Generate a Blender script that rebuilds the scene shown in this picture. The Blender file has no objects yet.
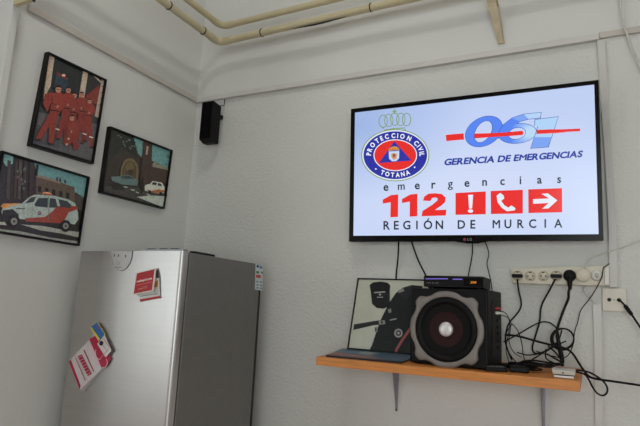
import bpy, bmesh, math, random
from mathutils import Vector, Matrix, geometry
random.seed(7)
S = bpy.context.scene
COL = S.collection
V = Vector

# ------------------------------------------------------------------ camera solve
CAM = V((1.98314238, -2.3, 1.6))
FPX = 545.292
MROWS = ((0.8943937, 0.4446875, 0.0480920),      # image right
         (-0.0337255, 0.1742624, -0.9841215),    # image down
         (-0.4460072, 0.8785702, 0.1708565))     # forward
RIGHT, DOWN, FWD = (V(r) for r in MROWS)

def ray(p):
    return RIGHT * (p[0] - 320) + DOWN * (p[1] - 213) + FWD * FPX
def hit(p, axis, v):
    d = ray(p)
    return CAM + d * ((v - CAM[axis]) / d[axis])
def hitp(p, P0, n):
    d = ray(p)
    return CAM + d * ((P0 - CAM).dot(n) / d.dot(n))

def lin(c):
    c = c / 255.0
    return c / 12.92 if c <= 0.04045 else ((c + 0.055) / 1.055) ** 2.4
def rgb(c, g=1.0):
    return (min(1, lin(c[0]) * g), min(1, lin(c[1]) * g), min(1, lin(c[2]) * g), 1)

# ------------------------------------------------------------------ materials
def mat(name, color, rough=0.5, metal=0.0, noise=None, bump=None, spec=0.5, emit=None, coat=0):
    m = bpy.data.materials.new(name); m.use_nodes = True
    nt = m.node_tree; b = nt.nodes['Principled BSDF']
    b.inputs['Base Color'].default_value = rgb(color)
    b.inputs['Roughness'].default_value = rough
    b.inputs['Metallic'].default_value = metal
    b.inputs['Specular IOR Level'].default_value = spec
    b.inputs['Coat Weight'].default_value = coat
    tc = nt.nodes.new('ShaderNodeTexCoord')
    if noise:                                   # (scale, amount, optional stretch)
        mp = nt.nodes.new('ShaderNodeMapping')
        mp.inputs['Scale'].default_value = noise[2] if len(noise) > 2 else (1, 1, 1)
        n = nt.nodes.new('ShaderNodeTexNoise'); n.inputs['Scale'].default_value = noise[0]
        n.inputs['Detail'].default_value = 6
        r = nt.nodes.new('ShaderNodeValToRGB'); a = noise[1]
        c = rgb(color)
        r.color_ramp.elements[0].position = 0.3; r.color_ramp.elements[1].position = 0.7
        r.color_ramp.elements[0].color = (c[0]*(1-a), c[1]*(1-a), c[2]*(1-a), 1)
        r.color_ramp.elements[1].color = (min(1, c[0]*(1+a)), min(1, c[1]*(1+a)), min(1, c[2]*(1+a)), 1)
        nt.links.new(tc.outputs['Object'], mp.inputs['Vector']); nt.links.new(mp.outputs['Vector'], n.inputs['Vector'])
        nt.links.new(n.outputs['Fac'], r.inputs['Fac']); nt.links.new(r.outputs['Color'], b.inputs['Base Color'])
    if bump:                                    # (scale, strength, distance)
        n2 = nt.nodes.new('ShaderNodeTexNoise'); n2.inputs['Scale'].default_value = bump[0]; n2.inputs['Detail'].default_value = 4
        if len(bump) > 3:
            mp2 = nt.nodes.new('ShaderNodeMapping'); mp2.inputs['Scale'].default_value = bump[3]
            nt.links.new(tc.outputs['Object'], mp2.inputs['Vector']); nt.links.new(mp2.outputs['Vector'], n2.inputs['Vector'])
        else:
            nt.links.new(tc.outputs['Object'], n2.inputs['Vector'])
        bp = nt.nodes.new('ShaderNodeBump'); bp.inputs['Strength'].default_value = bump[1]; bp.inputs['Distance'].default_value = bump[2]
        nt.links.new(n2.outputs['Fac'], bp.inputs['Height']); nt.links.new(bp.outputs['Normal'], b.inputs['Normal'])
    if emit:
        b.inputs['Emission Color'].default_value = rgb(emit[0]); b.inputs['Emission Strength'].default_value = emit[1]
    return m

def attr_mat(name, rough=0.35, emission=0.0, spec=0.5, grain=90, amount=.35):
    m = bpy.data.materials.new(name); m.use_nodes = True
    nt = m.node_tree; b = nt.nodes['Principled BSDF']
    a = nt.nodes.new('ShaderNodeAttribute'); a.attribute_name = 'Ink'
    b.inputs['Roughness'].default_value = rough; b.inputs['Specular IOR Level'].default_value = spec
    if emission:
        b.inputs['Base Color'].default_value = (0.01, 0.01, 0.012, 1)
        nt.links.new(a.outputs['Color'], b.inputs['Emission Color']); b.inputs['Emission Strength'].default_value = emission
    else:
        tc = nt.nodes.new('ShaderNodeTexCoord'); n = nt.nodes.new('ShaderNodeTexNoise'); n.inputs['Scale'].default_value = grain; n.inputs['Detail'].default_value = 5
        mr = nt.nodes.new('ShaderNodeMapRange'); mr.inputs['From Min'].default_value = .3; mr.inputs['From Max'].default_value = .7
        mr.inputs['To Min'].default_value = 1 - amount; mr.inputs['To Max'].default_value = 1 + amount
        vm = nt.nodes.new('ShaderNodeVectorMath'); vm.operation = 'SCALE'
        nt.links.new(tc.outputs['Object'], n.inputs['Vector']); nt.links.new(n.outputs['Fac'], mr.inputs['Value'])
        nt.links.new(a.outputs['Color'], vm.inputs[0]); nt.links.new(mr.outputs['Result'], vm.inputs['Scale'])
        nt.links.new(vm.outputs['Vector'], b.inputs['Base Color'])
    return m

M = {}
M['wall'] = mat('painted_plaster', (216, 217, 212), 0.75, noise=(1.6, 0.035), bump=(90, 0.75, 0.005))
M['wallhi'] = mat('smooth_painted_plaster', (216, 217, 213), 0.75, noise=(1.6, 0.03), bump=(70, 0.18, 0.003))
M['ceil'] = mat('ceiling_paint', (205, 200, 192), 0.8, noise=(2, 0.04))
M['floor'] = mat('terracotta_tile', (205, 170, 160), 0.4, noise=(5, 0.2))
M['trunk'] = mat('trunking_pvc', (208, 206, 202), 0.4, noise=(9, 0.04))
M['trunkbrown'] = mat('aged_trunking_pvc', (196, 190, 182), 0.45, noise=(9, 0.06))
M['pipe'] = mat('cream_pipe_paint', (196, 186, 152), 0.4, noise=(14, 0.06), bump=(60, .1, .002))
M['strut'] = mat('cream_bracket_paint', (196, 184, 152), 0.5, noise=(30, 0.1))
M['clip'] = mat('black_clip', (22, 20, 20), 0.6, noise=(40, 0.2))
M['black'] = mat('black_plastic', (10, 10, 12), 0.5, spec=.2, noise=(60, 0.15))
M['blackgloss'] = mat('black_gloss_plastic', (4, 4, 5), 0.25, spec=.18, noise=(60, 0.1))
M['cable'] = mat('black_cable', (7, 7, 8), 0.5, spec=.25, noise=(60, 0.1))
M['wcable'] = mat('white_cable', (205, 204, 196), 0.5, noise=(60, 0.05))
M['frame'] = mat('black_frame_wood', (10, 9, 10), 0.5, spec=.25, noise=(50, 0.2, (1, 1, .1)))
M['steel'] = mat('brushed_steel', (190, 188, 186), 0.37, metal=0.9, noise=(3, 0.025, (1, 1, 40)), bump=(30, .05, .0006, (60, 60, 1)))
M['grey'] = mat('grey_painted_metal', (118, 117, 112), 0.5, metal=0.25, noise=(30, 0.04), bump=(160, .1, .0008))
M['gasket'] = mat('dark_gasket', (25, 25, 25), 0.7, noise=(30, .1))
M['plate'] = mat('grey_logo_plate', (186, 186, 184), 0.45, metal=0.2, noise=(30, .03))
M['wood'] = mat('beech_laminate', (214, 138, 68), 0.45, noise=(16, 0.16, (.5, 6, 8)))
M['woodtop'] = mat('shelf_top_laminate', (150, 116, 88), 0.4, noise=(16, 0.12, (.5, 6, 8)))
M['bracket'] = mat('grey_bracket_metal', (150, 148, 156), 0.4, metal=0.3, noise=(30, .05))
M['socket'] = mat('ivory_plastic', (214, 208, 190), 0.35, noise=(30, .03))
M['socketin'] = mat('ivory_recess_plastic', (190, 182, 160), 0.45, noise=(30, .03))
M['white'] = mat('white_plastic', (222, 221, 214), 0.35, noise=(30, .03))
M['subgrey'] = mat('silver_grey_trim', (132, 126, 121), 0.5, metal=0.15, noise=(40, .06))
M['cone'] = mat('speaker_cone_paper', (13, 11, 12), 0.7, spec=.2, noise=(50, .2))
M['conered'] = mat('reddish_inner_cone', (44, 20, 20), 0.6, spec=.2, noise=(30, .2))
M['rubber'] = mat('rubber_surround', (9, 9, 10), 0.55, spec=.2, noise=(40, .1))
M['silver'] = mat('silver_cap', (226, 224, 222), 0.35, metal=0.3, noise=(40, .2))
M['grille'] = mat('grille_cloth', (7, 7, 8), 0.9, spec=.1, noise=(300, .35))
M['red'] = mat('red_plug_plastic', (165, 38, 42), 0.4, noise=(30, .1))
M['winframe'] = mat('window_frame_paint', (225, 225, 220), 0.5, noise=(8, .03))
M['glass'] = mat('window_glass', (240, 245, 245), 0.05, noise=(2, .01)); 
_b = M['glass'].node_tree.nodes['Principled BSDF']; _b.inputs['Alpha'].default_value = 0.15
M['blue_led'] = mat('blue_led_strip', (60, 50, 160), .3, noise=(8, .05), emit=((140, 120, 225), .7))
M['amber'] = mat('amber_display', (80, 40, 10), .3, noise=(8, .05), emit=((255, 150, 40), 1.1))
M['dim_text'] = mat('dim_grey_marking', (120, 120, 120), .5, noise=(8, .05))
M['bulb'] = mat('lit_globe', (255, 250, 240), .4, noise=(8, .01))
M['print'] = attr_mat('photo_print_ink', 0.22, amount=.2)
M['portrait'] = attr_mat('portrait_print_ink', 0.22, grain=20, amount=.05)
M['paper'] = attr_mat('leaflet_ink', 0.5, grain=60, amount=.05)
M['screen'] = attr_mat('screen_picture', 0.2, emission=1.0)

# ------------------------------------------------------------------ builders
def finish(o, name, parent):
    o.name = name
    COL.objects.link(o)
    if parent is not None:
        o.parent = parent
    return o

def world_origin(parent):
    p = V((0, 0, 0))
    while parent is not None:
        p += parent.location; parent = parent.parent
    return p

class MB:
    def __init__(s): s.v = []; s.f = []; s.m = []; s.c = []; s.sm = []
    def add(s, vs, fs, mi=0, col=None, smooth=False):
        b = len(s.v); s.v += [V(v) for v in vs]
        for f in fs:
            s.f.append([b + i for i in f]); s.m.append(mi); s.c.append(col); s.sm.append(smooth)
    def box(s, a, b, mi=0):
        x0, y0, z0 = (min(a[i], b[i]) for i in range(3)); x1, y1, z1 = (max(a[i], b[i]) for i in range(3))
        s.hexa([V((x0,y0,z0)),V((x1,y0,z0)),V((x1,y1,z0)),V((x0,y1,z0)),V((x0,y0,z1)),V((x1,y0,z1)),V((x1,y1,z1)),V((x0,y1,z1))], mi)
    def hexa(s, p, mi=0, col=None):
        s.add(p, [(0,3,2,1),(4,5,6,7),(0,1,5,4),(1,2,6,5),(2,3,7,6),(3,0,4,7)], mi, col)
    def prism(s, pts, n, mi=0, col=None):      # pts polygon, extruded by vector n
        k = len(pts); p = [V(q) for q in pts] + [V(q) + n for q in pts]
        s.add(p, [tuple(range(k))[::-1], tuple(range(k, 2*k))] + [(i, (i+1) % k, k + (i+1) % k, k + i) for i in range(k)], mi, col)
    def tube(s, pts, r, seg=8, mi=0, cap=True):
        pts = [V(p) for p in pts]; n = len(pts); rings = []
        t0 = (pts[1] - pts[0]).normalized()
        u = t0.orthogonal().normalized()
        for i, p in enumerate(pts):
            t = ((pts[min(i+1, n-1)] - pts[max(i-1, 0)])).normalized()
            u = (u - t * u.dot(t)).normalized(); w = t.cross(u)
            ri = r[i] if isinstance(r, (list, tuple)) else r
            rings.append([p + (u * math.cos(a) + w * math.sin(a)) * ri for a in [2*math.pi*k/seg for k in range(seg)]])
        vs = [v for rg in rings for v in rg]
        fs = [(i*seg + k, i*seg + (k+1) % seg, (i+1)*seg + (k+1) % seg, (i+1)*seg + k) for i in range(n-1) for k in range(seg)]
        s.add(vs, fs, mi, None, True)
        if cap:
            s.add(rings[0], [tuple(range(seg))[::-1]], mi); s.add(rings[-1], [tuple(range(seg))], mi)
    def lathe(s, c, axis, up, prof, seg=40, mi=0, smooth=True, wob=None, caps=True):   # prof: (radius, height along axis)
        axis = V(axis).normalized(); up = V(up).normalized(); w = axis.cross(up)
        b = []
        for (r, h) in prof:
            b += [V(c) + axis * h + (up * math.cos(a) + w * math.sin(a)) * (r if wob is None else r * wob(a)) for a in [2*math.pi*k/seg for k in range(seg)]]
        n = len(prof)
        s.add(b, [(i*seg+k, i*seg+(k+1) % seg, (i+1)*seg+(k+1) % seg, (i+1)*seg+k) for i in range(n-1) for k in range(seg)], mi, None, smooth)
        if caps and prof[0][0] > 1e-5: s.add(b[:seg], [tuple(range(seg))[::-1]], mi)
        if caps and prof[-1][0] > 1e-5: s.add(b[-seg:], [tuple(range(seg))], mi)
    def build(s, name, mats, parent=None, origin=None, bevel=0, subs=0):
        me = bpy.data.meshes.new(name)
        if parent is None:
            if origin is None:
                xs = [v.x for v in s.v]; ys = [v.y for v in s.v]; zs = [v.z for v in s.v]
                origin = V(((min(xs)+max(xs))/2, (min(ys)+max(ys))/2, min(zs)))
            off = V(origin)
        else:
            off = world_origin(parent)
        me.from_pydata([v - off for v in s.v], [], s.f)
        if not isinstance(mats, (list, tuple)): mats = [mats]
        for m in mats: me.materials.append(m)
        for i, p in enumerate(me.polygons):
            p.material_index = s.m[i]; p.use_smooth = s.sm[i]
        if any(c is not None for c in s.c):
            ca = me.color_attributes.new('Ink', 'FLOAT_COLOR', 'CORNER')
            for i, p in enumerate(me.polygons):
                for li in p.loop_indices: ca.data[li].color = s.c[i] if s.c[i] else (0, 0, 0, 1)
        me.update()
        if not any(c is not None for c in s.c):
            bm = bmesh.new(); bm.from_mesh(me); bmesh.ops.recalc_face_normals(bm, faces=bm.faces); bm.to_mesh(me); bm.free()
        o = bpy.data.objects.new(name, me)
        if parent is None: o.location = off
        finish(o, name, parent)
        if bevel:
            md = o.modifiers.new('edge_round', 'BEVEL'); md.width = bevel; md.segments = 3; md.limit_method = 'ANGLE'; md.angle_limit = math.radians(40)
            md.harden_normals = False
        return o

def tag(o, label, cat, group=None):
    o['label'] = label; o['category'] = cat
    if group: o['group'] = group
    return o
def struct(o):
    o['kind'] = 'structure'; return o
def thing(name, loc, label, cat, group=None):
    o = bpy.data.objects.new(name, None); o.location = V(loc); o.empty_display_size = .05
    COL.objects.link(o); tag(o, label, cat, group); return o

def spline(pts, per=7):
    pts = [V(p) for p in pts]; out = []
    P = [pts[0] * 2 - pts[1]] + pts + [pts[-1] * 2 - pts[-2]]
    for i in range(1, len(P) - 2):
        a, b, c, d = P[i-1], P[i], P[i+1], P[i+2]
        for k in range(per):
            t = k / per
            out.append(0.5 * ((2*b) + (c - a)*t + (2*a - 5*b + 4*c - d)*t*t + (3*b - a - 3*c + d)*t**3))
    out.append(pts[-1]); return out

# flat artwork laid on a real plane in layers 0.25 mm apart
class Art:
    def __init__(s, P0, n, gain=1.0, step=0.00025):
        s.P0 = V(P0); s.n = V(n).normalized()
        if s.n.dot(CAM - s.P0) < 0: s.n = -s.n
        s.mb = MB(); s.k = 0; s.g = gain; s.step = step
    def P(s, p): return hitp(p, s.P0, s.n)
    def lift(s): s.k += 1; return s.n * s.step * s.k
    def poly3(s, pts, col):
        if (pts[1]-pts[0]).length == 0: return
        h = s.lift()
        tris = geometry.tessellate_polygon([pts])
        s.mb.add([p + h for p in pts], [tuple(t) for t in tris], 0, rgb(col, s.g))
    def poly(s, pts, col): s.poly3([s.P(p) for p in pts], col)
    def frame2(s, p):                                   # metric axes on the plane at p
        c = s.P(p); ex = (s.P((p[0]+10, p[1])) - c)
        up = V((0, 0, 1)); up = (up - s.n * up.dot(s.n)).normalized(); rt = up.cross(s.n).normalized()
        return c, rt, up
    def disc(s, c, rx, ry, col, seg=40, a0=0):          # rx, ry in photo pixels
        s.poly([(c[0] + rx*math.cos(2*math.pi*k/seg), c[1] + ry*math.sin(2*math.pi*k/seg)) for k in range(seg)], col)
    def ring(s, c, rx, ry, w, col, seg=48, a0=0.0, a1=2*math.pi):
        h = s.lift(); vs = []
        for k in range(seg+1):
            a = a0 + (a1-a0)*k/seg
            vs.append(s.P((c[0] + rx*math.cos(a), c[1] + ry*math.sin(a))) + h)
            vs.append(s.P((c[0] + (rx-w)*math.cos(a), c[1] + (ry-w)*math.sin(a))) + h)
        s.mb.add(vs, [(2*k, 2*k+1, 2*k+3, 2*k+2) for k in range(seg)], 0, rgb(col, s.g))
    def line(s, pts, w, col):                           # w in pixels
        h = s.lift(); vs = []
        n = len(pts)
        for i in range(n):
            a = pts[max(0, i-1)]; b = pts[min(n-1, i+1)]
            dx, dy = b[0]-a[0], b[1]-a[1]; L = math.hypot(dx, dy) or 1
            nx, ny = -dy/L*w/2, dx/L*w/2
            vs += [s.P((pts[i][0]+nx, pts[i][1]+ny)) + h, s.P((pts[i][0]-nx, pts[i][1]-ny)) + h]
        s.mb.add(vs, [(2*i, 2*i+1, 2*i+3, 2*i+2) for i in range(n-1)], 0, rgb(col, s.g))
    def glyph(s, ch, c, A, B, col, weight=0.0, layer=None):
        """character with its cap height mapped to B (pixels vector, up) and its em-width axis to A"""
        me, h0 = glyph_mesh(ch, 0.0 if ch in 'Mmg' else weight)
        h = s.n * s.step * layer if layer else s.lift()
        vs = [s.P((c[0] + x*A[0] + y*B[0], c[1] + x*A[1] + y*B[1])) + h for (x, y) in me[0]]
        s.mb.add(vs, me[1], 0, rgb(col, s.g))
        if ch in 'Mmg' and weight > 0:
            for q in (-weight*1.3, weight*1.3):
                s.mb.add([s.P((c[0] + (x+q)*A[0] + y*B[0], c[1] + (x+q)*A[1] + y*B[1])) + h*(1 + .1*q) for (x, y) in me[0]], me[1], 0, rgb(col, s.g))
    def text(s, st, p0, p1, cap, col, weight=0.0, slant=0.0):
        """string from p0 to p1 (baseline ends in pixels), cap height in pixels"""
        adv = [glyph_adv(ch) for ch in st]; tot = sum(adv)
        dx, dy = p1[0]-p0[0], p1[1]-p0[1]
        kx = 1.0 / tot; x = 0
        h = s.k + 1
        for ch, a in zip(st, adv):
            if ch != ' ':
                m = x + a/2
                c = (p0[0] + dx*m*kx, p0[1] + dy*m*kx)
                s.glyph(ch, c, (dx*kx, dy*kx), (cap*slant, -cap), col, weight, layer=h)
            x += a
        s.k = h
    def build(s, name, m, parent, **k):
        return s.mb.build(name, m, parent, **k)

_gc = {}
def _raw(ch, weight):
    cu = bpy.data.curves.new('glyph', 'FONT'); cu.body = ch; cu.size = 1; cu.offset = weight; cu.resolution_u = 3
    ob = bpy.data.objects.new('glyph', cu); COL.objects.link(ob)
    bpy.context.view_layer.update()
    dg = bpy.context.evaluated_depsgraph_get()
    me = bpy.data.meshes.new_from_object(ob.evaluated_get(dg))
    vs = [(v.co.x, v.co.y) for v in me.vertices]; fs = [tuple(p.vertices) for p in me.polygons]
    bpy.data.meshes.remove(me); bpy.data.objects.remove(ob); bpy.data.curves.remove(cu)
    return vs, fs
def _cap():
    if 'cap' not in _gc:
        vs, _ = _raw('H', 0); _gc['cap'] = max(v[1] for v in vs)
    return _gc['cap']
def glyph_mesh(ch, weight):
    k = (ch, weight)
    if k not in _gc:
        vs, fs = _raw(ch, weight); cap = _cap()
        if vs:
            x0 = min(v[0] for v in vs); x1 = max(v[0] for v in vs); xm = (x0+x1)/2
            _gc[k] = (([((x-xm)/cap, y/cap) for x, y in vs], fs), (x1-x0)/cap)
        else: _gc[k] = (([], []), .4)
    return _gc[k][0], cap_one
cap_one = 1.0
def glyph_adv(ch):
    if ch == ' ': return 0.42
    glyph_mesh(ch, 0.0); return _gc[(ch, 0.0)][1] + 0.16

# ------------------------------------------------------------------ the room
RX, RY, RZ = 4.2, -4.8, 4.3
YP = -1.10                                           # where the left wall meets the projecting pier
mb = MB(); mb.box((-3.1, RY-.1, -.12), (RX+.1, .1, 0)); struct(mb.build('floor', M['floor']))
mb = MB(); mb.box((-3.1, RY-.1, RZ), (RX+.1, .1, RZ+.12)); struct(mb.build('ceiling', M['ceil']))
mb = MB(); mb.box((-.1, 0, 0), (RX+.1, .12, 2.735), 0); mb.box((-.1, 0, 2.735), (RX+.1, .12, RZ), 1); struct(mb.build('wall_back', [M['wall'], M['wallhi']]))
mb = MB(); mb.box((-.1, YP, 0), (0, 0, RZ)); struct(mb.build('wall_left', M['wallhi']))
mb = MB(); mb.box((-.1, YP-.03, 0), (.03, YP, RZ)); struct(mb.build('wall_left_pier', M['wallhi'], bevel=.004))
mb = MB(); mb.box((-3, YP-.03, 0), (-.1, YP, RZ)); struct(mb.build('wall_side_passage', M['wallhi']))
mb = MB(); mb.box((-3.1, RY, 0), (-3, YP, RZ)); struct(mb.build('wall_far_left', M['wallhi']))
mb = MB(); mb.box((RX, RY, 0), (RX+.1, 0, RZ)); struct(mb.build('wall_right', M['wallhi']))
wins = [(-2.9, -1.5, .7, 2.9), (1.7, 4.0, .7, 2.8)]
mb = MB()
xs = [-3.1, wins[0][0], wins[0][1], wins[1][0], wins[1][1], RX+.1]
for i in (0, 2, 4): mb.box((xs[i], RY-.1, 0), (xs[i+1], RY, RZ))
for w in wins:
    mb.box((w[0], RY-.1, 0), (w[1], RY, w[2])); mb.box((w[0], RY-.1, w[3]), (w[1], RY, RZ))
struct(mb.build('wall_front', M['wallhi']))
for i, w in enumerate(wins):
    mb = MB(); t = .05
    for (a, b) in (((w[0], w[2]), (w[0]+t, w[3])), ((w[1]-t, w[2]), (w[1], w[3])), ((w[0], w[2]), (w[1], w[2]+t)), ((w[0], w[3]-t), (w[1], w[3])),
                   (((w[0]+w[1])/2-t/2, w[2]), ((w[0]+w[1])/2+t/2, w[3]))):
        mb.box((a[0], RY-.07, a[1]), (b[0], RY-.03, b[1]))
    struct(mb.build('window_%d' % (i+1), M['winframe']))

# ------------------------------------------------------------------ trunking on the walls
zb = 2.704
mb = MB(); mb.box((0, -.020, zb), (2.032, 0, zb+.028)); mb.box((0, -.023, zb+.0), (2.032, -.02, zb+.004))
tag(mb.build('cable_trunking', M['trunk'], bevel=.002), 'white cable trunking running along the back wall above the television up to the vertical duct', 'cable trunking')
mb = MB(); mb.box((2.034, -.014, zb+.008), (RX, 0, zb+.034))
tag(mb.build('cable_trunking', M['trunkbrown'], bevel=.002), 'greyish cable trunking continuing along the back wall right of the vertical duct', 'cable trunking')
mb = MB(); mb.box((-.0005, YP+.045, zb), (.016, -.0235, zb+.03))
tag(mb.build('cable_trunking', M['trunkbrown'], bevel=.003), 'slim beige trunking sloping along the left wall above the framed photos', 'cable trunking')
def duct(px, name, label, d):
    mb = MB(); a = [hit(p, 1, 0) for p in px]
    mb.prism(a, V((0, -d, 0)))
    tag(mb.build(name, M['trunk'], bevel=.0015), label, 'cable trunking')
duct([(596.8, 42.5), (604.8, 41.5), (608.4, 100), (612.6, 160), (616.4, 230), (617.2, 287.6), (609.4, 287.6), (608.4, 230), (604.8, 160), (600.4, 100)], 'vertical_trunking',
     'white vertical trunking passing behind the right edge of the television', .018)
duct([(592.6, 304.5), (601.2, 304.5), (602.4, 340), (603.2, 426), (603.6, 470), (604, 900), (596, 900), (595.8, 470), (595.0, 426), (594.0, 340)], 'vertical_trunking',
     'white vertical trunking below the aerial socket, right of the wooden shelf', .016)

# ------------------------------------------------------------------ pipes high on the wall
def pipe(elbow_px, d, r, label, endpx):
    e = hit(elbow_px, 1, -d)
    t = thing('heating_pipe', e, label, 'pipe', None)
    L = .045
    path = [V((e.x, RY+.002, e.z)), V((e.x, -1.2, e.z)), V((e.x, e.y - L, e.z))]
    for k in range(1, 8):
        a = math.pi/2*k/8
        path.append(V((e.x + L*(1-math.cos(a)), e.y - L + L*math.sin(a), e.z)))
    path += [V((e.x + L, e.y, e.z)), V((1.2, e.y, e.z + endpx[0])), V((RX-.002, e.y, e.z + endpx[1]))]
    mb = MB(); mb.tube(path, r, 20); mb.build('pipe_run', M['pipe'], t)
    # elbow sockets
    mb = MB(); mb.tube([V((e.x, e.y - L - .03, e.z)), V((e.x, e.y - L, e.z))] + path[3:10] + [V((e.x + L, e.y, e.z)), V((e.x + L + .03, e.y, e.z))], r*1.12, 20)
    mb.build('elbow', M['pipe'], t)
    return t, e
PR = .0185
t1, e1 = pipe((219, 42.6), .115, PR, 'lower of the two cream pipes turning the corner below the ceiling', (.014, .04))
t2, e2 = pipe((222, 26.6), .115, PR*.92, 'upper of the two cream pipes turning the corner below the ceiling', (.014, .04))
def clamp(px, along, t, e):
    if along == 'x':
        p = hit(px, 1, -.115); c = V((p.x, e.y, e.z + .014*(p.x-e.x)/.9)); ax = V((1, 0, 0))
    else:
        p = hit(px, 0, e.x); c = V((e.x, p.y, e.z)); ax = V((0, 1, 0))
    mb = MB(); mb.lathe(c - ax*.0025, ax, V((0, 0, 1)), [(PR*1.0, 0), (PR*1.16, 0), (PR*1.16, .005), (PR*1.0, .005)], 24)
    mb.build('pipe_clamp', M['clip'], t)
clamp((169, 5), 'y', t1, e1); clamp((203, 31), 'y', t1, e1); clamp((262, 31), 'x', t1, e1); clamp((371, 6), 'x', t1, e1)
# slack black wire tucked under the lower pipe
mb = MB(); pts = []
for k in range(13):
    u = k/12; x0 = hit((294, 27.5), 1, -.115).x; x1 = hit((346, 16), 1, -.115).x; x = x0 + (x1-x0)*u
    pts.append(V((x, -.119, e1.z + .014*(x-e1.x)/.9 - PR - .0015 - .0045*math.sin(math.pi*u))))
mb.tube(pts, [.001 + .0035*math.sin(math.pi*k/12) for k in range(13)], 10)
tag(mb.build('wire_end', M['clip']), 'thin black sliver hanging under the lower cream pipe', 'wire')
# oblique wall strut carrying the pipes
base = hit((501, 44.0), 1, -.002); top = V((base.x - .03, -.100, e1.z - .03))
t = thing('pipe_bracket', base, 'cream angled bracket on the back wall reaching up to the pipes above the television', 'bracket')
w0, w1 = .012, .019
mb = MB()
p = [base + V((-w0, 0, 0)), base + V((w0, 0, 0)), top + V((w1, 0, 0)), top + V((-w1, 0, 0))]
mb.prism(p, V((0, -.008, 0.0))); mb.build('arm', M['strut'], t, bevel=.001)
mb = MB()
mb.prism([base + V((w0, 0, 0)), base + V((w0+.004, 0, 0)), V((top.x+w1+.004, 0-.002, top.z)), V((top.x+w1, -.002, top.z))], V((0, -.006, 0)))
mb.box((top.x-w1, -.125, top.z-.01), (top.x+w1+.004, -.0, top.z+.0))
mb.build('wall_leg', M['strut'], t)
mb = MB(); mb.lathe(base + V((0, -.008, .014)), V((0, -1, 0)), V((0, 0, 1)), [(.005, 0), (.005, .002), (.003, .004)], 12); mb.build('screw', M['white'], t)
# boxed duct along the pier, upper left corner of the view
c0 = hit((17.8, 7.5), 0, .0305); c1 = hitp((35, 2.2), c0, V((0, 0, 1)))
t = thing('pipe_casing', (c0.x, c0.y, c0.z), 'yellowish boxed pipe casing at the top left corner above the pier', 'pipe casing')
mb = MB(); w = max(.03, c1.x - c0.x); 
mb.box((.0295, YP-.03, c0.z), (.0305 + w, c0.y, c0.z + .06)); mb.build('casing', M['pipe'], t, bevel=.003)
mb = MB(); mb.box((.0305+w, c0.y-.012, c0.z-.002), (.0305 + w + .006, c0.y-.002, c0.z + .03)); mb.build('clip', M['clip'], t)

# ------------------------------------------------------------------ fridge
fx0, fx1 = .069, .6213
yb, ybf, yf = -.17, -.6814, -.7215
zt = 1.7815
t = thing('refrigerator', ((fx0+fx1)/2, -.45, 0), 'tall brushed steel refrigerator with grey side standing in the corner', 'refrigerator')
mb = MB(); mb.box((fx0, ybf, .04), (fx1, yb-.02, zt)); mb.build('body', M['grey'], t, bevel=.004)
mb = MB(); mb.box((fx0+.02, yb-.02, .08), (fx1-.004, yb, zt-.075)); mb.build('rear_panel', M['gasket'], t)
mb = MB(); mb.box((fx0+.01, ybf-.010, .07), (fx1-.010, ybf, zt-.006)); mb.build('door_gasket', M['gasket'], t)
mb = MB()
prof = []                                            # door section in plan, gently rounded outer edges
R_ = .016
for k in range(7):
    a = math.pi + math.pi/2*k/6; prof.append((fx0 + R_ + R_*math.cos(a), yf + R_ + R_*math.sin(a)))
for k in range(1, 12):                               # slight crown of the sheet
    u = k/12; prof.append((fx0 + R_ + (fx1-fx0-2*R_)*u, yf - .004*math.sin(math.pi*u)))
for k in range(7):
    a = -math.pi/2 + math.pi/2*k/6; prof.append((fx1 - R_ + R_*math.cos(a), yf + R_ + R_*math.sin(a)))
prof += [(fx1, ybf-.010), (fx0, ybf-.010)]
n = len(prof)
vs = [V((x, y, .07)) for x, y in prof] + [V((x, y, zt+.002)) for x, y in prof]
mb.add(vs, [tuple(range(n))[::-1], tuple(range(n, 2*n))])
mb.add(vs, [(i, (i+1) % n, n+(i+1) % n, n+i) for i in range(n)], 0, None, True)
door = mb.build('door', M['steel'], t)
md = door.modifiers.new('edge', 'EDGE_SPLIT'); md.split_angle = math.radians(35)
for x in (fx0+.05, fx1-.05):
    for y in (-.63, -.24):
        mb = MB(); mb.lathe(V((x, y, 0)), V((0, 0, 1)), V((1, 0, 0)), [(.02, 0), (.02, .01), (.013, .04)], 16); mb.build('foot', M['gasket'], t)
yfa = yf - .0045
# badge
n_ = V((0, -1, 0))
def fpt(px, h=0): return hit(px, 1, yfa - h)
mb = MB()
sh = [(111.6, 250.9), (133.0, 251.2), (132.6, 257.5), (130.6, 263.5), (127.3, 268.4), (122.6, 270.9), (118.2, 269.2), (114.4, 264.4), (112.2, 257.6)]
pts = [fpt(p, -.003) for p in sh]
mb.prism(pts, V((0, -.006, 0))); badge = mb.build('badge', M['plate'], door, bevel=.0015)
cx_ = sum(p[0] for p in sh)/len(sh); cy_ = sum(p[1] for p in sh)/len(sh)
mb = MB(); mb.prism([fpt((cx_+(p[0]-cx_)*1.03, max(250.9, cy_+(p[1]-cy_)*1.03)), -.003) for p in sh], V((0, -.0045, 0))); mb.build('badge_rim', M['gasket'], door)
for (x, y) in ((113.6+.8, 255.4), (118.6, 255.6), (125.6, 256.0)):
    mb = MB(); mb.prism([fpt((x-.4, y-1.1), .003), fpt((x+.4, y-1.1), .003), fpt((x+.4, y+1.2), .003), fpt((x-.4, y+1.2), .003)], V((0, -.0008, 0)))
    mb.build('indicator', M['gasket'], door)
mb = MB(); c = fpt((118.3, 263.2), .003); mb.lathe(c, V((0, -1, 0)), V((0, 0, 1)), [(.0062, 0), (.0072, 0), (.0072, .0008), (.0062, .0008), (.0062, 0)], 20, caps=False)
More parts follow.
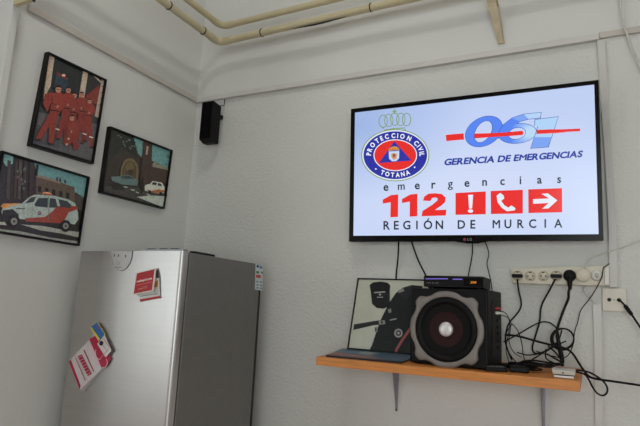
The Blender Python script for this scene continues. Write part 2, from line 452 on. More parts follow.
mb.prism([fpt((115.3, 266.7), .003), fpt((121.6, 266.9), .003), fpt((121.6, 267.6), .003), fpt((115.3, 267.4), .003)], V((0, -.0008, 0)))
mb.build('maker_mark', M['dim_text'], door)
# hinge strip and cover on top
mb = MB(); mb.box((fx1-.20, ybf-.03, zt+.002), (fx1-.01, ybf-.005, zt+.010)); mb.build('hinge_plate', M['bracket'], t)
mb = MB(); mb.box((fx1-.03, ybf+.03, zt), (fx1-.006, ybf+.16, zt+.009)); mb.build('hinge_cover', M['black'], t, bevel=.002)
for xx in (fx1-.19, fx1-.13, fx1-.075):
    mb = MB(); mb.box((xx, ybf-.028, zt+.010), (xx+.032, ybf-.006, zt+.013)); mb.build('hinge_screw', M['black'], t)
# energy label on the side
art = Art(V((fx1+.0006, 0, 0)), V((1, 0, 0)))
P_ = lambda x, y: (x, y)
lab = [(255.4, 263.6), (262.9, 265.4), (262.2, 290.6), (254.8, 289.6)]
art.poly(lab, (205, 215, 218))
art.poly([(256.6, 264.9), (258.8, 265.4), (258.7, 267.7), (256.5, 267.2)], (25, 45, 80))
art.poly([(259.4, 265.7), (262.4, 266.3), (262.2, 269), (259.2, 268.4)], (90, 140, 175))
art.poly([(256, 271), (259, 271.4), (258.9, 273.6), (255.9, 273)], (70, 130, 60))
art.poly([(261, 271.5), (262.6, 271.8), (262.5, 273.6), (260.9, 273.3)], (30, 70, 40))
art.poly([(255.9, 274.6), (260.5, 275.2), (260.4, 278.3), (255.8, 277.6)], (205, 80, 40))
for yy in (281, 284.2, 287.2):
    art.poly([(256, yy), (258, yy+.2), (258, yy+1.4), (256, yy+1.2)], (120, 130, 140)); art.poly([(259.4, yy+.3), (261.6, yy+.5), (261.6, yy+1.8), (259.4, yy+1.6)], (110, 150, 180))
o = art.build('energy_label', M['paper'], t); o['label'] = 'white and blue energy rating label'

# red leaflet held on the door
def slab(name, pts_px, yoffs, thick, m, parent=None):
    mb = MB(); pts = [fpt(p, h) for p, h in zip(pts_px, yoffs)]; mb.prism(pts, V((0, -thick, 0))); return mb
t = thing('leaflet', fpt((148, 285)), 'small folded red and white leaflet stuck high on the refrigerator door', 'leaflet', None)
def leaflet_face(pts_px, hs, draw, parent, name, thick=.0012, backcol=(215, 212, 208)):
    p3 = [fpt(p, h) for p, h in zip(pts_px, hs)]
    n = (p3[1]-p3[0]).cross(p3[3]-p3[0]).normalized()
    if n.dot(CAM-p3[0]) < 0: n = -n
    mb = MB(); mb.prism(p3, -n*thick, 0, rgb(backcol))
    a = Art(p3[0] + n*.0001, n); a.mb = mb
    draw(a)
    return mb.build(name, M['paper'], parent)
def d_back(a):
    a.poly([(139.6, 299.4), (160.2, 295.7), (160.6, 297.9), (140.2, 301.8)], (176, 34, 42))
    a.poly([(154.5, 275), (159.4, 274.2), (160, 294.5), (154, 295.5)], (200, 196, 190))
    a.poly([(154.4, 282.0), (158.2, 280.0), (158.0, 287.0), (154.2, 287.4)], (176, 104, 44))
    a.poly([(155.6, 270.6), (158, 269.5), (159.5, 277.8), (156.2, 278.2)], (60, 30, 32))
    a.line([(140.5, 296.4), (157.6, 293.6)], .7, (120, 130, 128))
leaflet_face([(139.0, 295.0), (157.6, 268.4), (160.4, 297.0), (139.6, 301.6)], (.001, .001, .001, .001), d_back, t, 'rear_page')
def d_front(a):
    a.poly([(137.0, 273.4), (154.6, 269.2), (152.0, 290.0), (133.6, 293.9)], (172, 34, 38))
    a.text('telepizza', (136.4, 282.6), (152.2, 279.1), 2.1, (232, 222, 216), .03)
    a.line([(136.4, 285.4), (151.4, 282)], .55, (215, 120, 115))
    a.line([(141.4, 287.2), (147.6, 285.8)], .5, (215, 120, 115))
    a.text('abierto', (138.2, 289.9), (147.6, 287.8), 1.3, (228, 190, 185), .0)
leaflet_face([(135.9, 272.8), (156.4, 267.8), (153.4, 291.4), (132.8, 295.2)], (.006, .006, .013, .013), d_front, t, 'front_page')

# pink and white price leaflet with clip, lower left of the door
t = thing('leaflet', fpt((85, 375)), 'pink and white price leaflet tilted on the refrigerator door under smaller cards', 'leaflet')
def d_p0(a): a.poly([(79, 386), (85, 389.6), (103, 369), (101, 367)], (190, 186, 184))
leaflet_face([(76, 384), (97, 352), (103.6, 367.5), (83.6, 391.0)], (.001,)*4, d_p0, t, 'rear_page', backcol=(196, 190, 190))
def d_p1(a):
    a.poly([(89.2, 339.0), (96.5, 334.6), (111.2, 358.8), (105.0, 368.0), (101.4, 367.4)], (178, 26, 66))
    a.poly([(68.9, 361.6), (71.0, 359.8), (80.6, 385.2), (80.0, 389.8)], (182, 30, 70))
    a.poly([(88.6, 346.0), (90.6, 343.6), (100.0, 363.6), (97.6, 366.6)], (226, 196, 204))
    a.line([(84.0, 349.8), (94.0, 371.6)], 1.0, (150, 20, 50))
    a.line([(80.0, 355.4), (90.0, 375.0)], 4.6, (178, 30, 68))
    for k in range(7):
        u = (k+.5)/7; x, y = 80.0 + 10*u, 355.4 + 19.6*u
        a.line([(x-1.5, y+.9), (x-.3, y+.2)], .8, (220, 190, 198)); a.line([(x+.4, y-.2), (x+1.5, y-.8)], .8, (220, 190, 198))
    a.line([(76.4, 357.4), (86.4, 380.4)], .7, (178, 60, 90))
    a.ring((104.5, 362.5), 4.2, 5.4, .7, (230, 190, 200), 20, -.8, 1.9)
    a.ring((100.5, 352.5), 4.2, 7.0, .7, (230, 190, 200), 20, 1.2, 3.6)
leaflet_face([(89.4, 338.6), (96.5, 334.2), (111.6, 358.6), (80.0, 390.6), (68.4, 361.8)][1:] if False else [(69.0, 361.4), (94.6, 334.0), (110.8, 359.4), (80.2, 390.0)], (.006, .004, .004, .008), d_p1, t, 'front_page', backcol=(214, 208, 208))
def d_card(a):
    a.poly([(91.0, 326.6), (97.2, 322.4), (104.8, 334.2), (99.2, 341.8)], (40, 104, 176))
    a.line([(91.4, 328), (99.4, 340)], 2.4, (214, 196, 90)); a.line([(93, 328.5), (100, 338)], .6, (70, 60, 30))
    a.line([(97.6, 326), (99.6, 329)], 1.4, (170, 60, 60))
t2_ = thing('card', fpt((97, 336)), 'small blue and yellow card at the top of the pink leaflet', 'card')
leaflet_face([(90.4, 326.0), (97.4, 321.6), (105.4, 334.4), (99.2, 342.6)], (.009, .009, .010, .010), d_card, t2_, 'card_face', backcol=(200, 190, 110))
def d_note(a):
    for k in range(4): a.line([(100.4+k*1.9, 352.0-k*2.2+6), (103.4+k*1.9, 349.6-k*2.2+6)], .5, (190, 140, 150))
    a.line([(100, 341.4), (106.5, 349.6)], .5, (150, 130, 140)); a.line([(103.6, 338.4), (109.6, 347.4)], .5, (190, 120, 130))
t3_ = thing('note', fpt((104, 350)), 'small white notepad sheet pinned by a round magnet over the pink leaflet', 'note')
leaflet_face([(97.2, 344.0), (104.6, 335.6), (111.4, 350.6), (105.6, 357.4)], (.013, .013, .014, .014), d_note, t3_, 'note_sheet', backcol=(214, 208, 206))
mb = MB(); mb.lathe(fpt((101.6, 343.2), .0145), V((0, -1, 0)), V((0, 0, 1)), [(.0085, 0), (.0085, .004), (.006, .0055), (0, .006)], 20)
tag(mb.build('fridge_magnet', M['gasket']), 'round dark magnet holding the white note on the refrigerator', 'magnet')

# ------------------------------------------------------------------ framed photographs on the left wall
def framed(corners, sidex, pic, label, depth=.026, border=1.5):
    """corners tl,tr,br,bl of the front face in photo pixels on the plane x = depth"""
    X = depth
    P3 = [hit(p, 0, X) for p in corners]
    c = sum(P3, V())/4
    t = thing('framed_photograph', (0, c.y, min(p.z for p in P3)), label, 'picture', 'framed photographs on the left wall')
    bw = .0075
    def lerp2(u, v): return (P3[0]*(1-u) + P3[1]*u)*(1-v) + (P3[3]*(1-u) + P3[2]*u)*v
    W = (P3[1]-P3[0]).length; H = (P3[3]-P3[0]).length
    iu, iv = bw/W, bw/H
    inner = [lerp2(iu, iv), lerp2(1-iu, iv), lerp2(1-iu, 1-iv), lerp2(iu, 1-iv)]
    mb = MB()
    for i in range(4):
        j = (i+1) % 4
        q = [P3[i], P3[j], inner[j], inner[i]]
        mb.prism(q, V((-(X-.001), 0, 0)))
    mb.build('frame', M['frame'], t)
    mb = MB(); mb.prism([p + V((-.012, 0, 0)) for p in inner], V((-.006, 0, 0))); mb.build('backing', M['gasket'], t)
    a = Art(V((X-.0118, 0, 0)), V((1, 0, 0)), gain=PG, step=.00012)
    pic(a, [tuple(p) for p in corners])
    a.build('photo_print', M['print'], t)
    return t
PG = 1.65
def px_person(a, hx, hy, s, feet, lean=0, red=(150, 42, 32), kneel=False):
    k = s
    a.poly([(hx-5.4*k, hy+4.4*k), (hx-1.8*k, hy+2.2*k), (hx+2.2*k, hy+2.4*k), (hx+6*k, hy+5.4*k), (hx+6.4*k, hy+13*k), (hx+3.6*k+lean, hy+20*k), (hx-3.8*k+lean, hy+19*k), (hx-5.8*k, hy+12*k)], red)
    if kneel:
        a.poly([(hx-7*k, hy+17*k), (hx+5*k, hy+17*k), (hx+7.5*k, hy+30*k), (hx+2*k, hy+33*k), (hx+.5*k, hy+24*k), (hx-2*k, hy+28*k), (hx-9*k, hy+26*k)], tuple(int(c*.93) for c in red))
    else:
        for fx, fy in feet:
            a.poly([(hx-3.4*k+lean, hy+18*k), (hx+3.4*k+lean, hy+19*k), (fx+2.2*k, fy), (fx-2*k, fy-.6)], tuple(int(c*.95) for c in red))
            a.poly([(fx-2.2*k, fy-1.2), (fx+2.2*k, fy-.4), (fx+2.6*k, fy+1.2), (fx-2.2*k, fy+.6)], (35, 28, 28))
        a.line([(hx-4.4*k+lean, hy+16.6*k), (hx+4.4*k+lean, hy+18*k)], 1.0*k, (40, 26, 26))
    a.disc((hx-.8*k, hy+14*k), 1.3*k, 1.1*k, (158, 112, 92), 10)
    a.line([(hx-4.8*k, hy+6*k), (hx-5*k, hy+11*k), (hx-1*k, hy+14*k)], .7*k, (84, 32, 30))
    a.disc((hx, hy), 2.5*k, 3.0*k, (160, 116, 96), 14)
    a.poly([(hx-2.6*k, hy-.8*k), (hx-1.8*k, hy-3.2*k), (hx+1.2*k, hy-3.5*k), (hx+2.8*k, hy-.8*k), (hx+1.2*k, hy-1.6*k), (hx-1.2*k, hy-1.7*k)], (38, 28, 26))
    a.line([(hx-1.4*k, hy+.1*k), (hx+1.5*k, hy+.2*k)], .5*k, (70, 46, 40))
def pic_group(a, c):
    a.poly([(49.3, 53.4), (105.8, 80.8), (92.6, 161.4), (32.6, 143.2)], (52, 54, 55))
    a.poly([(49.5, 53.6), (54.6, 56.2), (50.6, 86), (43.2, 100)], (172, 156, 136))
    a.poly([(54.8, 56.4), (82.8, 70), (78, 100), (50.6, 88)], (33, 38, 40))
    a.poly([(56, 74.4), (68, 80.4), (66.6, 93), (54, 88)], (44, 56, 68))
    a.poly([(57, 71.6), (68, 78), (67.4, 80.4), (56.4, 74.6)], (92, 44, 40)); a.disc((63.6, 75.4), 2, 1.4, (198, 160, 140), 10)
    a.poly([(83.2, 70.2), (88, 72.4), (83.6, 102), (78.2, 100)], (170, 154, 134))
    a.poly([(88.2, 72.6), (101.6, 79), (97, 108), (84, 102)], (40, 40, 40))
    a.poly([(86, 95.6), (99.2, 84.6), (97.6, 104), (87, 103)], (112, 48, 40))
    a.poly([(92.6, 75.4), (102.2, 84.6), (101.6, 82), (95.6, 76.4)], (176, 160, 148))
    a.poly([(101.4, 79.2), (105.6, 81.2), (99.4, 119), (94.6, 116)], (164, 148, 132))
    for k in range(4): a.line([(101.8-k*.9, 86+k*6), (104.6-k*.9, 88+k*6)], 1.0, (104, 72, 62))
    a.poly([(38, 112), (98, 124), (92.6, 161.4), (32.6, 143.2)], (82, 80, 82))
    a.poly([(36, 124), (60, 136), (58, 148), (33.4, 141.6)], (72, 70, 74))
    R = (128, 50, 42)
    px_person(a, 89.2, 101.4, .82, [(81.4, 143.2), (90.6, 147.4)], -.8, R)
    px_person(a, 81.2, 95.0, .95, [(76, 140), (84, 141)], 0, (122, 48, 41))
    px_person(a, 73.4, 95.6, .98, [(66, 138), (74, 141)], -1, (118, 46, 40))
    px_person(a, 67.2, 90.4, 1.05, [(57, 139), (66, 142)], -2, (124, 48, 40))
    px_person(a, 57.0, 89.6, 1.22, [(36.4, 140), (49.4, 144)], -4, R)
    a.poly([(43.6, 94), (52, 92.4), (50, 102), (46, 112), (41.4, 104)], R)
    px_person(a, 70.4, 118.2, .98, [], 0, (126, 50, 43), True)
    for (x, y) in ((56, 129.6), (83, 134.2), (89.6, 137.4)): a.line([(x-2, y-.6), (x+2, y+.6)], 1.1, (200, 188, 180))
    for (x, y) in ((67, 139), (65, 144.6)): a.disc((x, y), 1.1, 1.3, (176, 150, 136), 8)
def pic_church(a, c):
    a.poly([(111.2, 127.0), (172.0, 150.6), (164.0, 207.9), (102.8, 192.0)], (52, 47, 42))
    a.poly([(131.6, 135.2), (171.8, 150.8), (168.4, 176), (150.2, 168), (140.4, 156), (136.6, 152)], (100, 144, 142))
    a.poly([(111.4, 127.2), (133, 135.4), (137.6, 152.6), (136, 158), (122, 147.6), (110, 160)], (38, 40, 36))
    random.seed(3)
    for k in range(26):
        x = 115 + 22*random.random(); y = 132 + (x-115)*.5 + 10*random.random(); a.disc((x, y), 1.0, .8, (86, 104, 100) if k % 3 else (30, 32, 28), 7)
    a.poly([(142.8, 139.4), (151.8, 143.0), (150.4, 186), (139.4, 182.6)], (64, 48, 42))
    a.poly([(146, 146), (148, 146.6), (147, 155), (145, 154.6)], (150, 132, 120))
    a.poly([(150.6, 160.4), (160, 164.6), (169.2, 169), (167.6, 186), (149.8, 183)], (66, 52, 44))
    a.poly([(152, 164), (154, 161.4), (157, 164.4), (161.6, 164.4), (167.4, 168.6), (168.4, 170.4), (152, 166.8)], (124, 124, 104))
    a.poly([(119.4, 181), (120.2, 168), (123.4, 160.6), (128.4, 158.0), (133.6, 159.4), (137.2, 164.6), (138, 172), (136.4, 185)], (104, 90, 60))
    a.poly([(121.2, 180), (122.0, 168.6), (124.6, 163), (128.4, 160.8), (132.6, 162), (135.2, 166.4), (135.8, 173), (134.6, 183)], (78, 66, 46))
    a.disc((129, 167), 4.2, 4.6, (98, 86, 58), 16); a.disc((129.6, 172.4), 3.2, 3, (60, 50, 38), 12)
    a.poly([(110, 176.8), (119, 176.2), (128, 174.8), (137.6, 180.4), (136.2, 185.8), (122, 184.6), (111.6, 181)], (92, 112, 110))
    a.poly([(119.8, 176.4), (128.2, 175.6), (134, 179.2), (121.6, 178.6)], (54, 66, 68))
    a.poly([(103.6, 186), (120, 186), (138, 188), (166.6, 194.6), (164.2, 207.6), (103.0, 191.9)], (62, 60, 56))
    a.poly([(136, 197), (150, 195.4), (166.2, 196.6), (164.2, 207.2), (160, 206.4)], (168, 174, 164))
    for (x, y, w_) in ((123, 186.6, 3.6), (130, 189.6, 4), (135, 192, 3), (140, 191, 3), (146, 194, 3)): a.line([(x, y), (x+w_, y+.9)], .9, (176, 178, 168))
    a.poly([(110, 184), (118, 183), (124, 190), (112, 190)], (40, 38, 36))
    a.poly([(143.8, 186.8), (144.6, 185.0), (149, 184.0), (152, 181.0), (161, 182.8), (163.8, 187), (163.6, 193), (158, 193.6), (149, 192), (144, 190.6)], (188, 190, 176))
    a.poly([(150.4, 184.4), (152.6, 182.0), (156, 182.8), (155.4, 185.4)], (56, 62, 62)); a.poly([(157, 183), (160, 183.8), (161.2, 186.4), (156.8, 185.6)], (56, 62, 62))
    a.poly([(145, 189.4), (151, 190.8), (158, 189.4), (163.6, 190.4), (163.4, 192.6), (158, 193.4), (149, 192)], (152, 92, 60))
    for (x, y) in ((148.6, 192), (159.8, 193.8)): a.disc((x, y), 1.7, 1.8, (26, 26, 26), 12)
    a.poly([(139.6, 180), (142.6, 176), (143.2, 192), (140, 193)], (44, 38, 32))
    for k in range(14):
        x = 163 + 6*random.random(); y = 154 + 12*random.random(); a.line([(x, y), (x+1.8, y+2.4)], .5, (52, 62, 52))
def pic_car(a, c):
    a.poly([(3.4, 152.0), (89.0, 177.6), (78.8, 244.8), (-13, 229.4)], (46, 42, 38))
    a.poly([(34, 162.0), (88.8, 177.8), (85.6, 199), (74.6, 192.4), (74, 187), (52, 180), (37, 175)], (98, 140, 140))
    a.poly([(4, 153.6), (13.4, 156.8), (12.6, 163.6), (6.4, 166.4), (3.4, 162)], (120, 162, 160))
    a.poly([(36.2, 174.6), (52, 179.6), (74.4, 187.4), (75.4, 206), (36.0, 196)], (86, 74, 62))
    a.poly([(36, 174), (60, 181.6), (60, 183.8), (36, 176.8)], (128, 112, 94))
    for k in range(5): a.poly([(38+k*7, 186+k*1.6), (41.4+k*7, 186.8+k*1.6), (41.2+k*7, 192.4+k*1.6), (37.8+k*7, 191.6+k*1.6)], (34, 30, 28))
    for (x, y) in ((56, 179.6), (59, 180.6), (64, 182)): a.poly([(x, y-2.6), (x+1.8, y-2.2), (x+2, y+1.6), (x, y+1)], (60, 60, 56))
    a.poly([(75.6, 192), (85, 199), (83.6, 212), (76, 208)], (64, 58, 54))
    for (x0, x1, cc) in ((5.6, 9.0, (70, 60, 54)), (13.4, 16, (64, 54, 46)), (17, 20, (78, 68, 60)), (22, 25, (58, 50, 44)), (28, 32, (52, 46, 40))):
        a.poly([(x0+1.8, 160), (x1+1.8, 161), (x1, 200), (x0, 198)], cc)
    a.poly([(36, 164), (38.4, 164.6), (37.0, 176), (34.8, 175.4)], (28, 32, 30))
    random.seed(5)
    for k in range(12):
        x = 17 + 8*random.random(); y = 166 + 24*random.random(); a.disc((x, y), 1.1, 1.5, (84, 92, 84), 7)
    a.poly([(-11, 214), (76, 222), (80, 236), (78.8, 244.8), (-13, 229.4)], (38, 36, 34))
    a.poly([(20, 224.4), (42, 226), (60, 229.4), (80.4, 232.4), (80.0, 237.8), (60, 233.4), (40, 230.4)], (146, 148, 138))
    a.poly([(-12.6, 227.6), (20, 231.4), (50, 237.6), (79.4, 241.6), (78.8, 244.8), (20, 234.6), (-13, 229.6)], (136, 138, 130))
    a.poly([(-4, 222), (4, 222), (6, 225.2), (-6, 224.4)], (170, 172, 160))
    W = (152, 166, 158)
    # vehicle body: bonnet left, cabin, tail right
    a.poly([(.6, 211.6), (2.6, 206.6), (8, 204.4), (21, 203.6), (27.6, 198.0), (33.6, 194.6), (53, 195.6), (68.0, 199.6), (74.6, 203.4), (77.4, 212.8), (77.6, 219.6), (74, 224.4), (64, 223.4), (24, 219.4), (2, 217.6)], W)
    a.poly([(-.4, 206.4), (2.6, 203.6), (16, 203.4), (20.6, 203.4), (10, 206.0), (3.4, 208.8)], (196, 134, 72))
    a.poly([(2.0, 210.4), (11.6, 209.0), (18, 214.6), (17, 223.6), (4, 222), (1.0, 217.4)], (36, 36, 36))
    a.poly([(24.6, 218.2), (44, 217.0), (51.6, 211.4), (56.6, 206.2), (66, 205.4), (77.0, 206.6), (77.2, 209), (68, 212.4), (64.4, 219), (62, 223.4), (44, 222.4), (24.4, 221.4)], (136, 58, 42))
    a.poly([(23.8, 203.6), (30.2, 197.4), (35.4, 197.0), (32.6, 202.0)], (50, 60, 62))
    a.poly([(33.4, 204.6), (37.6, 198.2), (47.2, 198.0), (46.8, 207.6), (35, 206.4)], (44, 52, 54))
    a.poly([(49, 198.2), (54.8, 198.8), (56.8, 207.6), (48.6, 207.6)], (50, 58, 60))
    a.poly([(57.4, 199.2), (66, 201.0), (70.6, 205.2), (69, 208.2), (59.6, 207)], (50, 58, 60))
    a.line([(47.8, 197), (48.2, 208), (47.4, 220.6)], .6, (84, 94, 88)); a.line([(31.4, 206), (31, 219)], .5, (100, 110, 104))
    a.line([(35.6, 206), (26, 216)], .4, (100, 110, 104))
    a.poly([(41.8, 192.8), (44.6, 191.8), (48.6, 192.4), (51.6, 194.6), (42, 194.2)], (206, 150, 104)); a.line([(42.4, 193.6), (51.4, 194.8)], .8, (170, 60, 44))
    a.disc((38.4, 213.2), 1.8, 2.0, (60, 56, 110), 12); a.disc((38.4, 213.2), 1.0, 1.1, (196, 110, 60), 10)
    a.line([(15, 208.6), (24, 208.8)], 1.0, (74, 74, 82))
    for (x, y, r) in ((13.0, 221.4, 6.0), (64.6, 226.0, 5.4)):
        a.disc((x, y), r, r*1.08, (24, 24, 24), 24); a.disc((x, y), r*.55, r*.6, (122, 122, 116), 16); a.disc((x, y), r*.2, r*.22, (40, 40, 40), 8)
framed([(48.6, 51.6), (107.2, 79.6), (93.9, 164.0), (30.6, 145.4)], None, pic_group, 'upright framed photo of people in red overalls, highest on the left wall')
framed([(110.8, 126.2), (173.0, 150.2), (164.8, 208.9), (101.6, 192.6)], None, pic_church, 'framed photo of a tower and archway, nearest to the corner loudspeaker')
framed([(3.0, 150.6), (90.2, 176.8), (79.7, 246.0), (-14.0, 230.6)], None, pic_car, 'framed photo of a white and red patrol car, lowest on the left wall')

# ------------------------------------------------------------------ corner loudspeaker
sy = -.125
a = hit((202.3, 102), 1, sy); b = hit((213.6, 100.6), 1, sy); c = hit((211.2, 138), 1, sy)
x0, x1, z1, z0 = a.x, b.x, (a.z+b.z)/2, c.z
yr = -.055
t = thing('loudspeaker', ((x0+x1)/2, -.01, z0), 'small black loudspeaker mounted high in the corner above the refrigerator', 'loudspeaker')
mb = MB(); mb.prism([V((x0, sy, z0)), V((x0, sy, z1)), V((x0, yr, z1-.008)), V((x0, yr, z0-.012)), V((x0, sy+.03, z0-.014))], V((x1-x0, 0, 0)))
mb.build('cabinet', M['black'], t, bevel=.003)
mb = MB(); mb.box((x0+.003, sy-.004, z0+.005), (x1-.008, sy+.001, z1-.004)); mb.build('grille', M['grille'], t, bevel=.002)
mb = MB(); mb.box(((x0+x1)/2-.012, yr-.005, z1-.06), ((x0+x1)/2+.012, 0, z1-.04)); mb.build('wall_mount', M['black'], t)
mb = MB(); mb.tube(spline([V((x1-.012, yr-.004, z1-.012)), V((x1-.008, yr+.01, z1+.004)), V((x1-.012, -.02, z1+.012)), V((x1-.016, -.012, zb-.004))]), .0022, 8); mb.build('lead', M['cable'], t)

# ------------------------------------------------------------------ television
TB = V((0, -.060, 0)); tl = hit((351.4, 109.2), 1, -.105); tr = hit((598.7, 80.2), 1, -.105); br = hit((603.7, 240.6), 1, -.062); bl = hit((349.4, 241.7), 1, -.062)
ztv1 = (tl.z + tr.z)/2; ztv0 = (bl.z+br.z)/2
def TVP(u, v, h=0): return (tl*(1-u) + tr*u)*(1-v) + (bl*(1-u) + br*u)*v + TVN*h
TVN = (tr-tl).cross(tl-bl).normalized(); TVN = TVN if TVN.y < 0 else -TVN
t = thing('television', ((tl.x+tr.x)/2, 0, ztv0), 'black flat television on the back wall showing an emergency services screen', 'television')
mb = MB(); mb.hexa([TVP(0,1,-.03), TVP(1,1,-.03), TVP(1,1,0), TVP(0,1,0), TVP(0,0,-.03), TVP(1,0,-.03), TVP(1,0,0), TVP(0,0,0)])
mb.build('housing', M['black'], t, bevel=.003)
mb = MB(); mb.hexa([TVP(.2,.95,-.045), TVP(.8,.95,-.045), TVP(.8,.95,-.03), TVP(.2,.95,-.03), TVP(.2,.3,-.045), TVP(.8,.3,-.045), TVP(.8,.3,-.03), TVP(.2,.3,-.03)])
mb.build('rear_housing', M['black'], t)
mb = MB(); p = TVP(.5,.45); mb.box((p.x-.14, p.y+.042, p.z-.12), (p.x+.14, -.001, p.z+.12)); mb.build('wall_mount', M['gasket'], t)
# bezel
scr_px = [(355.0, 112.6), (594.2, 84.6), (598.6, 234.2), (353.4, 235.8)]
P0tv = TVP(.5, .5, .001)
sc3 = [hitp(p, P0tv, TVN) for p in scr_px]; out3 = [TVP(0,0,.001), TVP(1,0,.001), TVP(1,1,.001), TVP(0,1,.001)]
mb = MB()
for i in range(4):
    j = (i+1) % 4; mb.prism([out3[i], out3[j], sc3[j], sc3[i]], TVN*.004)
mb.build('bezel', M['blackgloss'], t)
# lower chin with maker badge
def tvpx(p, h=.0): return hitp(p, TVP(.5,.5,.001+h), TVN)
mb = MB(); mb.prism([tvpx((452, 237.6), .005), tvpx((492, 237.4), .005), tvpx((488, 241.6), .005), tvpx((478, 243.6), .005), tvpx((468, 243.6), .005), tvpx((456, 241.8), .005)], TVN*.004)
mb.build('chin', M['blackgloss'], t, bevel=.001)
art = Art(TVP(.5,.5,.011), TVN)
art.disc((464.6, 239.4), 1.5, 1.5, (150, 50, 60), 14); art.text('LG', (467.4, 240.6), (472, 240.5), 2.4, (130, 130, 132), .02)
o = art.build('maker_badge', M['paper'], t)

# screen picture
art = Art(TVP(.5,.5,.0015), TVN, step=.0001)
SC = (203, 214, 246)
def grad_quads(art, px, nu, nv, f):
    vs = []; 
    for j in range(nv+1):
        for i in range(nu+1):
            u, v = i/nu, j/nv
            x = (px[0][0]*(1-u)+px[1][0]*u)*(1-v) + (px[3][0]*(1-u)+px[2][0]*u)*v
            y = (px[0][1]*(1-u)+px[1][1]*u)*(1-v) + (px[3][1]*(1-u)+px[2][1]*u)*v
            vs.append(art.P((x, y)))
    for j in range(nv):
        for i in range(nu):
            q = [vs[j*(nu+1)+i], vs[j*(nu+1)+i+1], vs[(j+1)*(nu+1)+i+1], vs[(j+1)*(nu+1)+i]]
            art.mb.add(q, [(0, 1, 2, 3)], 0, rgb(f((i+.5)/nu, (j+.5)/nv)))
def scf(u, v):
    d = max(0, 1 - math.hypot(u, (v-.1)*.8)/.5)
    d2 = max(0, 1 - math.hypot((u-.5), (v-.75)*1.1)/.8)
    return (190 - 34*d + 22*d2, 206 - 26*d + 16*d2, 242 - 16*d + 6*d2)
grad_quads(art, scr_px, 60, 36, scf)
# crown
G = (122, 152, 72)
for (x, y) in ((383.2, 121.2), (388.8, 120.4), (400.8, 119.4), (406.6, 119.6), (394.8, 119.2)): art.ring((x, y), 4.6, 6.6, .75, G, 24)
art.line([(380, 126), (384, 128.6)], .7, G)
art.line([(384.2, 130.2), (394, 128.6), (405.4, 128.0)], .9, G); art.line([(383.6, 132.4), (394, 130.6), (406, 130.0)], .8, G)
art.line([(394.5, 109.2), (394.6, 114.2)], .9, G); art.line([(392.4, 111.6), (396.8, 111.2)], .9, G)
# badge rings
ec = (395.4, 155.3)
art.disc(ec, 34.0, 26.0, G, 64); art.disc(ec, 33.1, 25.2, (226, 232, 246), 64)
art.disc(ec, 31.8, 23.9, (36, 44, 158), 64); art.disc(ec, 21.8, 15.9, (232, 234, 246), 56); art.disc(ec, 20.9, 15.0, (228, 40, 36), 56)
def arc_text(st, a0, a1, rx, ry, cap, col, wt, flip=False):
    L = art.k + 1
    adv = [glyph_adv(c) for c in st]; tot = sum(adv); x = 0
    for ch, ad in zip(st, adv):
        m = (x + ad/2)/tot; a = math.radians(a0 + (a1-a0)*m); x += ad
        if ch == ' ': continue
        px = (ec[0] + rx*math.cos(a), ec[1] - ry*math.sin(a))
        tx, ty = -rx*math.sin(a), -ry*math.cos(a); L_ = math.hypot(tx, ty); tx, ty = tx/L_, ty/L_
        sgn = -1 if not flip else 1
        A = (tx*sgn, ty*sgn); B = (A[1], -A[0])
        A = (A[0]*cap*.86, A[1]*cap*.86); B = (B[0]*cap, B[1]*cap)
        art.glyph(ch, px, A, B, col, wt, layer=L)
    art.k = L
arc_text('PROTECCION CIVIL', 182, -4, 24.4, 17.4, 4.4, (240, 243, 250), .035)
arc_text('TOTANA', 237, 303, 28.8, 21.8, 4.2, (240, 243, 250), .035, True)
for p in ((376.0, 169.0), (414.8, 167.4)): art.disc(p, .8, .8, (240, 240, 250), 10)
art.poly([(394.5, 141.4), (379.0, 163.2), (411.4, 160.6)], (40, 48, 160))
art.poly([(388.8, 151.6), (399.4, 151.0), (399.2, 158.4), (396.4, 161.2), (392.2, 161.4), (389.2, 158.8)], (196, 216, 244))
art.poly([(391.2, 154.2), (394, 153), (397.4, 154), (396.6, 158.6), (393.6, 160), (391.8, 157.6)], (206, 146, 104)); art.disc((394.2, 155.6), 1.3, 1.7, (150, 70, 60), 10)
art.poly([(388.4, 151.2), (389.2, 148.4), (391.4, 147.2), (394.2, 146.4), (397.2, 146.8), (399.0, 148.2), (399.8, 150.6), (394, 150.4)], (206, 148, 64))
for x in (390.4, 392.8, 395.2, 397.6): art.disc((x, 149.2), .55, .7, (180, 50, 50), 8)
# 061
def slant(c, rx, ry, k, a0=0, a1=360, n=40):
    return [(c[0] + rx*math.cos(math.radians(a0+(a1-a0)*i/n)) - k*(ry*math.sin(math.radians(a0+(a1-a0)*i/n))), c[1] + ry*math.sin(math.radians(a0+(a1-a0)*i/n))) for i in range(n+1)]
RED = (232, 38, 34)
art.line([(446.2, 138.2), (456, 137.2), (464, 136.6)], 6.2, RED)
B0 = (84, 132, 240); DK = (50, 76, 170)
def ringpoly(outer, inner, colf, n):
    L = art.lift()
    for i in range(n):
        q = [art.P(outer[i])+L, art.P(outer[i+1])+L, art.P(inner[i+1])+L, art.P(inner[i])+L]
        m = ((outer[i][0]+outer[i+1][0])/2)
        art.mb.add(q, [(0, 1, 2, 3)], 0, rgb(colf(m)))
oo = slant((484.0, 131.6), 17.6, 15.2, .34); oi = slant((483.4, 131.8), 8.0, 10.6, .34)
ringpoly(slant((484.0, 131.6), 18.1, 15.7, .34), oi, lambda x: DK, 40)
ringpoly(oo, slant((483.4, 131.8), 8.6, 11.0, .34), lambda x: (B0[0], B0[1], B0[2]), 40)
